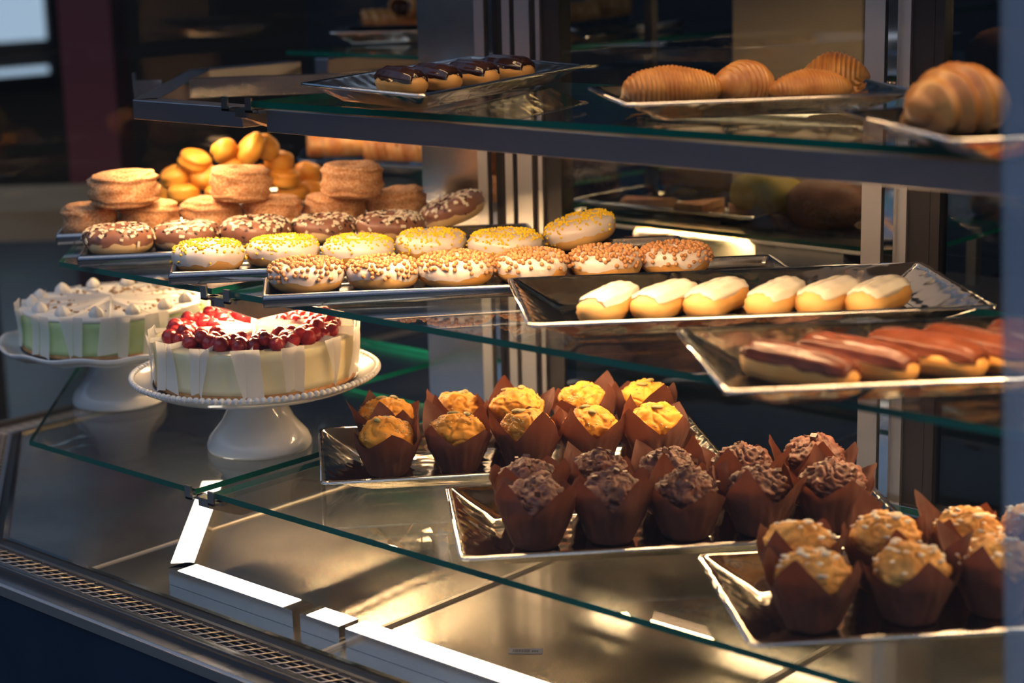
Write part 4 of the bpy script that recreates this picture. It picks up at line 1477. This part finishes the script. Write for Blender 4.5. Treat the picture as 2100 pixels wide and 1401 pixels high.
def cheesecake(c, z, R, H, label, filling, kind, apex_rot):
    rnd = random.Random(77 if kind == 'berry' else 78)
    t = thing('cheesecake', label, 'cake', (c.x, c.y, z), 0, 'cheesecakes on white stands')
    hc = H * 0.13
    part('cake_board', MB().lathe([(0, 0), (R * 1.02, 0), (R * 1.02, 0.0022), (0, 0.0022)], 72, smooth=False).mesh('cake_board', M_TIN), t)

    def rough(amp):
        return lambda r, zz, th, k: (r + (amp * nz((math.cos(th) * 6, math.sin(th) * 6, zz * 70), 1.5, 3) if r > 0.01 else 0), zz)
    part('crust', MB().lathe([(0, 0.0025), (R * 1.0, 0.0025), (R * 1.0, hc * .5), (R * 0.997, hc), (0, hc)], 120, rmod=rough(0.0012)).mesh('crust', M_CRUST), t)
    ft = [(0, hc + .0002)] + [(R * (0.992 - 0.004 * math.sin(math.pi * k / 6)), hc + .0002 + (H - 0.004 - hc) * k / 6) for k in range(7)] + [(R * 0.975, H - 0.001), (R * 0.94, H), (0, H)]
    part('filling', MB().lathe(ft, 120, rmod=rough(0.0007)).mesh('filling', filling), t)
    NS = 14
    # parchment dividers: a radial sheet showing above the top, and a flap folded against the outside
    for k in range(NS):
        a = apex_rot + 2 * math.pi * k / NS
        d, n = Vector((math.cos(a), math.sin(a), 0)), Vector((-math.sin(a), math.cos(a), 0))
        mb = MB()
        lean = rnd.uniform(0.007, 0.012) * (1 if kind == 'berry' else -1)
        up_ = rnd.uniform(0.009, 0.013)
        rows = []
        for j in range(9):
            r = R * (0.03 + 0.985 * j / 8)
            rows.append((d * r + Vector((0, 0, H - 0.002)), d * r + n * lean * (0.35 + 0.65 * j / 8) + Vector((0, 0, H + up_ * (1.25 - 0.5 * j / 8)))))
        vs = [p for rw in rows for p in rw]
        mb.add(vs, [(2 * j, 2 * j + 2, 2 * j + 3, 2 * j + 1) for j in range(8)], 0, True)
        for side in (-1, 1):
            w0, w1 = rnd.uniform(0.014, 0.024), rnd.choice((0.002, 0.012, 0.022, 0.028)) + rnd.uniform(-.001, .002)
            zb = rnd.uniform(0.006, 0.016)
            pts = []
            for j in range(7):
                f = j / 6.0
                zz = H + up_ * 0.8 - (H + up_ * 0.8 - zb) * f
                w = w0 + (w1 - w0) * f
                rows2 = []
                for s in range(4):
                    off = side * w * s / 3.0
                    aa = a + off / R
                    rr = R * 1.012 + 0.0015 * (1 if side > 0 else 1.8) + 0.0025 * s / 3 + 0.003 * math.sin(f * 3 + k)
                    rows2.append(Vector((math.cos(aa) * rr, math.sin(aa) * rr, zz - 0.004 * s / 3 * f * rnd.uniform(0.6, 1.4))))
                pts.append(rows2)
            vs = [p for rw in pts for p in rw]
            fs = [(j * 4 + s, j * 4 + s + 1, j * 4 + s + 5, j * 4 + s + 4) for j in range(6) for s in range(3)]
            mb.add(vs, fs, 0, True)
        part('parchment_divider', mb.mesh('parchment_divider', M_PARCH), t)
    if kind == 'berry':
        jl_ = MB()

        def jf(u, v):
            th = u * 2 * math.pi
            r = v * R * (0.80 + 0.08 * nz((math.cos(th) * 2, math.sin(th) * 2, 0), 1.6, 4))
            return (r * math.cos(th), r * math.sin(th), H + 0.0016 * (1 - v ** 4) + 0.0008 * nz((r * 60 * math.cos(th), r * 60 * math.sin(th), 0), 1, 2))
        jl_.grid(jf, 72, 14, True, False)
        part('berry_glaze', jl_.mesh('berry_glaze', M_JELLY), t)

        def bf(u, v):
            th, a = u * 2 * math.pi, -math.pi / 2 + v * math.pi
            x, y, zz = math.cos(th) * math.cos(a), math.sin(th) * math.cos(a), math.sin(a)
            r = 1 + 0.09 * math.sin(7 * th + 4 * a) * math.cos(a) * math.sin(8 * a)
            return (x * r * 0.0088, y * r * 0.0088, zz * r * 0.0095)
        bme = MB().grid(bf, 28, 18, True, False).mesh('raspberry', M_BERRY)
        cnt = 0
        for k in range(NS):
            a0 = apex_rot + 2 * math.pi * (k + 0.5) / NS
            for (fr, da) in ((0.82, -0.10), (0.82, 0.11), (0.68, -0.07), (0.69, 0.10), (0.56, 0.0), (0.42, 0.03), (0.75, 0.01), (0.62, -0.12), (0.76, -0.16), (0.76, 0.17)):
                if rnd.random() < 0.12:
                    continue
                aa, rr = a0 + da + rnd.uniform(-.03, .03), R * (fr + rnd.uniform(-.04, .04))
                b = part('raspberry', bme, t, loc=(rr * math.cos(aa), rr * math.sin(aa), H + (0.0135 if fr == 0.75 else 0.0065) + rnd.uniform(0, .002)))
                b.rotation_euler = (rnd.uniform(-1, 1), rnd.uniform(-1, 1), rnd.uniform(0, 6))
                s = rnd.uniform(0.9, 1.3)
                b.scale = (s, s, s)
                cnt += 1
    else:
        def wf(u, v):
            th = u * 2 * math.pi
            prof = [(0.0, 0), (1.0, 0.0), (1.12, 0.35), (0.95, 0.7), (0.6, 1.0), (0.25, 1.2), (0.0, 1.28)]
            i = min(int(round(v * 6)), 6)
            r, zz = prof[i]
            r *= 1 + 0.07 * math.sin(6 * th + zz * 2)
            return (r * 0.0105 * math.cos(th), r * 0.0105 * math.sin(th), zz * 0.0135)
        part('cream_top', MB().lathe([(0, H - 0.001), (R * 0.985, H - 0.001), (R * 0.99, H + 0.003), (R * 0.95, H + 0.0065), (R * 0.6, H + 0.0062), (0, H + 0.0065)], 96, rmod=rough(0.0012)).mesh('cream_top', M_WHIP), t)
        H += 0.006
        wme = MB().grid(wf, 30, 7, True, False).mesh('cream_dollop', M_WHIP)
        for k in range(NS):
            a0 = apex_rot + 2 * math.pi * (k + 0.5) / NS
            b = part('cream_dollop', wme, t, loc=(R * .86 * math.cos(a0), R * .86 * math.sin(a0), H - 0.0005))
            b.rotation_euler = (0, 0, k * 0.7)
        nb = MB()
        for k in range(170):
            a, r = rnd.uniform(0, 6.28), R * (0.25 + 0.5 * rnd.random() ** 0.6)
            M = Matrix.Rotation(rnd.uniform(0, 6.28), 4, 'Z') @ Matrix.Rotation(rnd.uniform(-1, 1), 4, 'X')
            M.translation = Vector((r * math.cos(a), r * math.sin(a), H + 0.001))
            s = rnd.uniform(0.0012, 0.003)
            nb.box((-s, -s * .7, -s * .5), (s, s * .7, s * .5), 0, M)
        part('walnut_crumbs', nb.mesh('walnut_crumbs', M_NUT), t, kind='stuff')
    return t


HS = 0.1015
c1, c2 = U(-2.7417, 2.2485, 0), U(-3.2765, 2.2961, 0)
cake_stand(c1, 'white cake stand with beaded rim carrying the berry cheesecake', 0.0755, 0.178, HS, True)
cake_stand(c2, 'white cake stand with wavy rim carrying the green cheesecake', 0.0745, 0.181, HS - 0.004, False)
cheesecake(c1, LOWZ + HS + 0.0007, 0.1435, 0.066, 'sliced cheesecake covered with red raspberries and parchment dividers', M_CREAM, 'berry', 0.12)
cheesecake(c2, LOWZ + HS - 0.0033, 0.1435, 0.060, 'sliced green cheesecake with cream dollops and walnut crumbs', M_LIME, 'lime', 0.3)

# ------------------------------------------------------------------ pastries on the second leg, behind
M_FILL = mat('chocolate_stick', (0.03, 0.012, 0.008), 0.4)


def roll_mesh(L, R, seed, m=M_PUFF):
    def fn(a, b):
        ph = b * 2 * math.pi
        x = (a - 0.5) * L
        k = min(1.0, 12 * min(a, 1 - a) + 0.55) ** 0.5
        sp = 1 + 0.10 * math.cos(ph * 1.0 + 0.8) + 0.03 * math.sin(a * 40 + 2 * ph)
        r = R * k * sp * (1 + 0.06 * nz((a * 4, math.cos(ph), math.sin(ph)), 1.3, seed))
        return (x, r * 1.15 * math.sin(ph), max(r * math.cos(ph) * 0.85, -R * .62) + R * .62)
    return MB().grid(fn, 60, 28, False, True).mesh('rolled_dough', m)


def rolled(cx, cy, w, z, label, seed, m=M_PUFF, rot=0.2, choc=True, group='rolled pastries on the far shelf', name='rolled_pastry', R=0.03):
    p = at(cx, cy, z)
    depth = (p - Vector((0, 0, EYE))).dot(FWD)
    L = w * depth / F_PX
    t = thing(name, label, 'pastry', (p.x, p.y, EYE + z * S - 0.015), math.atan2(RIGHT.y, RIGHT.x) + rot, group)
    part('rolled_dough', roll_mesh(L, R, seed, m), t)
    me = MB()
    for s in (-1, 1):
        for k in (-0.008, 0.008):
            me = MB().ball((s * (L / 2 - 0.001), k, 0.018), 0.0055, 6, 8)
            part('chocolate_stick', me.mesh('chocolate_stick', M_FILL), t) if choc else None
    return t


zt2 = ZT + 0.02 / S
far_a = at(690, 72, zr2)
tray([at(676, 68, zr2), at(676, 68, zr2) + Vector((0.25, 0.24, 0)), at(676, 68, zr2) + Vector((0.11, 0.41, 0)), at(676, 68, zr2) + Vector((-0.14, 0.17, 0))],
     TOPZ + 0.001, 0.026, 'steel tray on the far top shelf left of the corner post', G_T, slope=0.03)
rolled(800, 48, 120, zt2, 'rolled pastry lying in front on the far top shelf', 3)
rolled(838, 18, 70, zt2 + 0.045, 'rolled pastry with chocolate end stacked on another', 5, rot=1.1)
tr = at(1180, 62, zr2)
e1, e2 = (at(1335, 40, zr2) - tr), (at(1140, 42, zr2) - tr)
tray([tr, tr + e1, tr + e1 + Vector((-0.16, 0.14, 0)), tr + Vector((-0.16, 0.14, 0))], TOPZ + 0.001, 0.026, 'steel tray on the far top shelf right of the corner post', G_T, slope=0.03)
rolled(1182, 33, 100, zt2, 'rolled pastry seen right of the corner post through the door', 7, rot=0.1)
rolled(1248, 22, 92, zt2 + 0.01, 'rolled pastry with dark chocolate end right of the corner post', 9, rot=0.1)
# tongs with white handles
tg = thing('serving_tongs', 'serving tongs with white handles on the far top shelf', 'tongs')
ta, tb = at(1395, 47, ZT + 0.015), at(1312, 60, ZT + 0.015)
part('handle', MB().tube([ta, ta.lerp(tb, 0.5), tb], [0.008, 0.0065, 0.009], 10).mesh('handle', mat('white_plastic', (0.78, 0.72, 0.62), 0.4)), tg)
part('jaw', MB().tube([tb, tb + (tb - ta) * 1.2], [0.005, 0.003], 8).mesh('jaw', M_STEEL), tg)

# berry pastries behind the buns
cz = ZM + 0.035
cp = at(612, 332, ZM + 0.03)
cq = at(880, 345, ZM + 0.03)
tray([cp, cq, cq + Vector((-0.16, 0.16, 0)), cp + Vector((-0.16, 0.16, 0))], MIDZ + 0.001, 0.024, 'steel tray under the berry pastries behind the buns', G_T, slope=0.03)
for i, (cx, cy, w, lab) in enumerate(((700, 303, 140, 'glazed berry pastry at the left behind the buns'), (800, 312, 100, 'glazed berry pastry in the middle behind the cronuts'),
                                      (862, 314, 100, 'glazed berry pastry half hidden by the corner post'))):
    t = rolled(cx, cy, w, ZM + 0.07, lab, 20 + i * 3, M_CRAN, 0.1 - 0.2 * i, False, 'berry pastries on the far middle shelf', 'berry_pastry', 0.034)
    rnd = random.Random(i)
    for k in range(7):
        th, x = rnd.uniform(-1.3, 1.3), rnd.uniform(-0.04, 0.04)
        part('currant', MB().ball((x, 0.0375 * math.sin(th), 0.021 + 0.0285 * math.cos(th)), 0.0042, 5, 7).mesh('currant', M_FILL), t)

# ------------------------------------------------------------------ things behind the sliding door
rc = thing('rear_counter', 'dark rear counter seen through the sliding door', 'counter')
part('worktop', MB().box(tuple(U(-2.86, 3.15, -0.83)), tuple(U(-1.0, 3.75, -0.80))).mesh('worktop', M_DARKFR), rc)
part('body', MB().box((S * -2.84, S * 3.2, 0), (S * -1.02, S * 3.72, EYE + S * -0.83)).mesh('body', M_WALL), rc)
tag(part('glass_shelf', MB().prism(pm((-2.86, 3.25), (-1.85, 3.25), (-1.85, 3.7), (-2.86, 3.7)), EYE + S * -0.672, EYE + S * -0.662, 0, 1).mesh('glass_shelf', [M_GLASS, M_EDGE])),
    'small glass shelf on the rear counter under the slice tray', 'shelf', 'glass shelves of the display case')
shelf_light(U(-2.80, 3.36, -0.6735), U(-1.95, 3.36, -0.6735), 'thin light strip added under the small rear shelf to brighten the cream cake', M_LEDM)  # invented strip, lifts the dark cake behind the door
for x in (-2.845, -1.02):
    part('upright', MB().box(tuple(U(x - 0.012, 3.66, -0.80)), tuple(U(x + 0.012, 3.684, -0.16))).mesh('upright', M_DARKFR), rc)
part('added_light_bar', MB().box(tuple(U(-2.857, 3.60, -0.16)), tuple(U(-1.008, 3.684, -0.13))).mesh('added_light_bar', M_DARKFR), rc)  # uprights, bar and strip invented to brighten the things behind the door
part('led_strip', MB().box(tuple(U(-2.80, 3.62, -0.164)), tuple(U(-1.05, 3.66, -0.16))).mesh('led_strip', M_LEDF), rc)
for x, y in ((-2.8, 3.3), (-1.92, 3.3), (-2.8, 3.65), (-1.92, 3.65)):
    part('shelf_support', MB().box(tuple(U(x - 0.012, y - 0.012, -0.80)), tuple(U(x + 0.012, y + 0.012, -0.672))).mesh('shelf_support', M_ALU), rc)
tag(part('reflection_panel', MB().box(tuple(U(-2.86, 4.05, -0.80 - 1.0)), tuple(U(-2.46, 4.09, 0.9))).mesh('reflection_panel', M_TAN)), 'tan upright panel standing in for a bright reflection in the sliding door', 'panel')  # built in place of a brighter reflection lying over the door glass
pt = [U(-2.80, 3.30, -0.64), U(-2.28, 3.30, -0.64), U(-2.28, 3.62, -0.64), U(-2.80, 3.62, -0.64)]
tray(pt, EYE + S * -0.6615, 0.02, 'steel tray of browned slices on the small rear shelf', G_T, slope=0.03)
M_SLICE = mat('browned_slice', (0.40, 0.14, 0.06), 0.6, col2=(0.62, 0.32, 0.14), nscale=40, bump=0.4, bscale=80)
sl = MB().prism([(-0.045, -0.03), (0.05, 0.0), (-0.045, 0.03)], 0, 0.014).mesh('browned_slice', M_SLICE)
for i, (x, y) in enumerate(((-2.66, 3.42), (-2.52, 3.46), (-2.40, 3.42))):
    o = tag(part('savoury_slice', sl, loc=U(x, y, 0) * 1.0), ['browned slice at the left of the rear tray', 'browned slice in the middle of the rear tray', 'browned slice at the right of the rear tray'][i],
            'slice', 'browned slices on the rear tray')
    o.location.z = EYE + S * -0.6615 + 0.0045
    o.rotation_euler = (0, 0, 0.5 + i)
ws = thing('cake_plate', 'pale plate under the white cake on the rear counter', 'plate', tuple(U(-2.50, 3.46, -0.80) + Vector((0, 0, 0.0006))), 0)
part('dish', MB().lathe([(0, 0.012), (0.05, 0.012), (0.06, 0), (0.065, 0), (0.07, 0.014), (0.17, 0.022), (0.175, 0.027), (0.165, 0.026), (0, 0.018)], 72).mesh('dish', M_CERAM), ws)
M_VAN = mat('vanilla_cream_cake', (0.82, 0.70, 0.45), 0.5, col2=(0.88, 0.78, 0.55), nscale=20)
wk = thing('layer_cake', 'pale sliced cream cake on the rear counter', 'cake', tuple(U(-2.50, 3.46, -0.80) + Vector((0, 0, 0.0198))), 0)
part('sponge', MB().lathe([(0, 0), (0.135, 0), (0.136, 0.02), (0.135, 0.045), (0.13, 0.052), (0, 0.053)], 72).mesh('sponge', M_VAN), wk)
for k in range(10):
    a = k * math.pi / 5
    part('cream_line', MB().box((0.01, -0.001, 0.052), (0.132, 0.001, 0.0545), 0, Matrix.Rotation(a, 4, 'Z')).mesh('cream_line', M_CRUST), wk)
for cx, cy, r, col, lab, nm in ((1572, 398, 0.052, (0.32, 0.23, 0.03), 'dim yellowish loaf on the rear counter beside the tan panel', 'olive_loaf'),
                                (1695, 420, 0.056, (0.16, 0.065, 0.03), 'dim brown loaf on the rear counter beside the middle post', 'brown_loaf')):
    p = aty(cx, cy, 3.45)

    def lf(u, v, r=r):
        th, a = u * 2 * math.pi, -math.pi / 2 + v * math.pi
        x, y, zz = math.cos(th) * math.cos(a), math.sin(th) * math.cos(a), math.sin(a)
        k = 1 + 0.1 * nz((x, y, zz), 1.5, cx)
        return (x * r * 1.25 * k, y * r * k, max(zz * r * 0.8 * k, -r * .6))
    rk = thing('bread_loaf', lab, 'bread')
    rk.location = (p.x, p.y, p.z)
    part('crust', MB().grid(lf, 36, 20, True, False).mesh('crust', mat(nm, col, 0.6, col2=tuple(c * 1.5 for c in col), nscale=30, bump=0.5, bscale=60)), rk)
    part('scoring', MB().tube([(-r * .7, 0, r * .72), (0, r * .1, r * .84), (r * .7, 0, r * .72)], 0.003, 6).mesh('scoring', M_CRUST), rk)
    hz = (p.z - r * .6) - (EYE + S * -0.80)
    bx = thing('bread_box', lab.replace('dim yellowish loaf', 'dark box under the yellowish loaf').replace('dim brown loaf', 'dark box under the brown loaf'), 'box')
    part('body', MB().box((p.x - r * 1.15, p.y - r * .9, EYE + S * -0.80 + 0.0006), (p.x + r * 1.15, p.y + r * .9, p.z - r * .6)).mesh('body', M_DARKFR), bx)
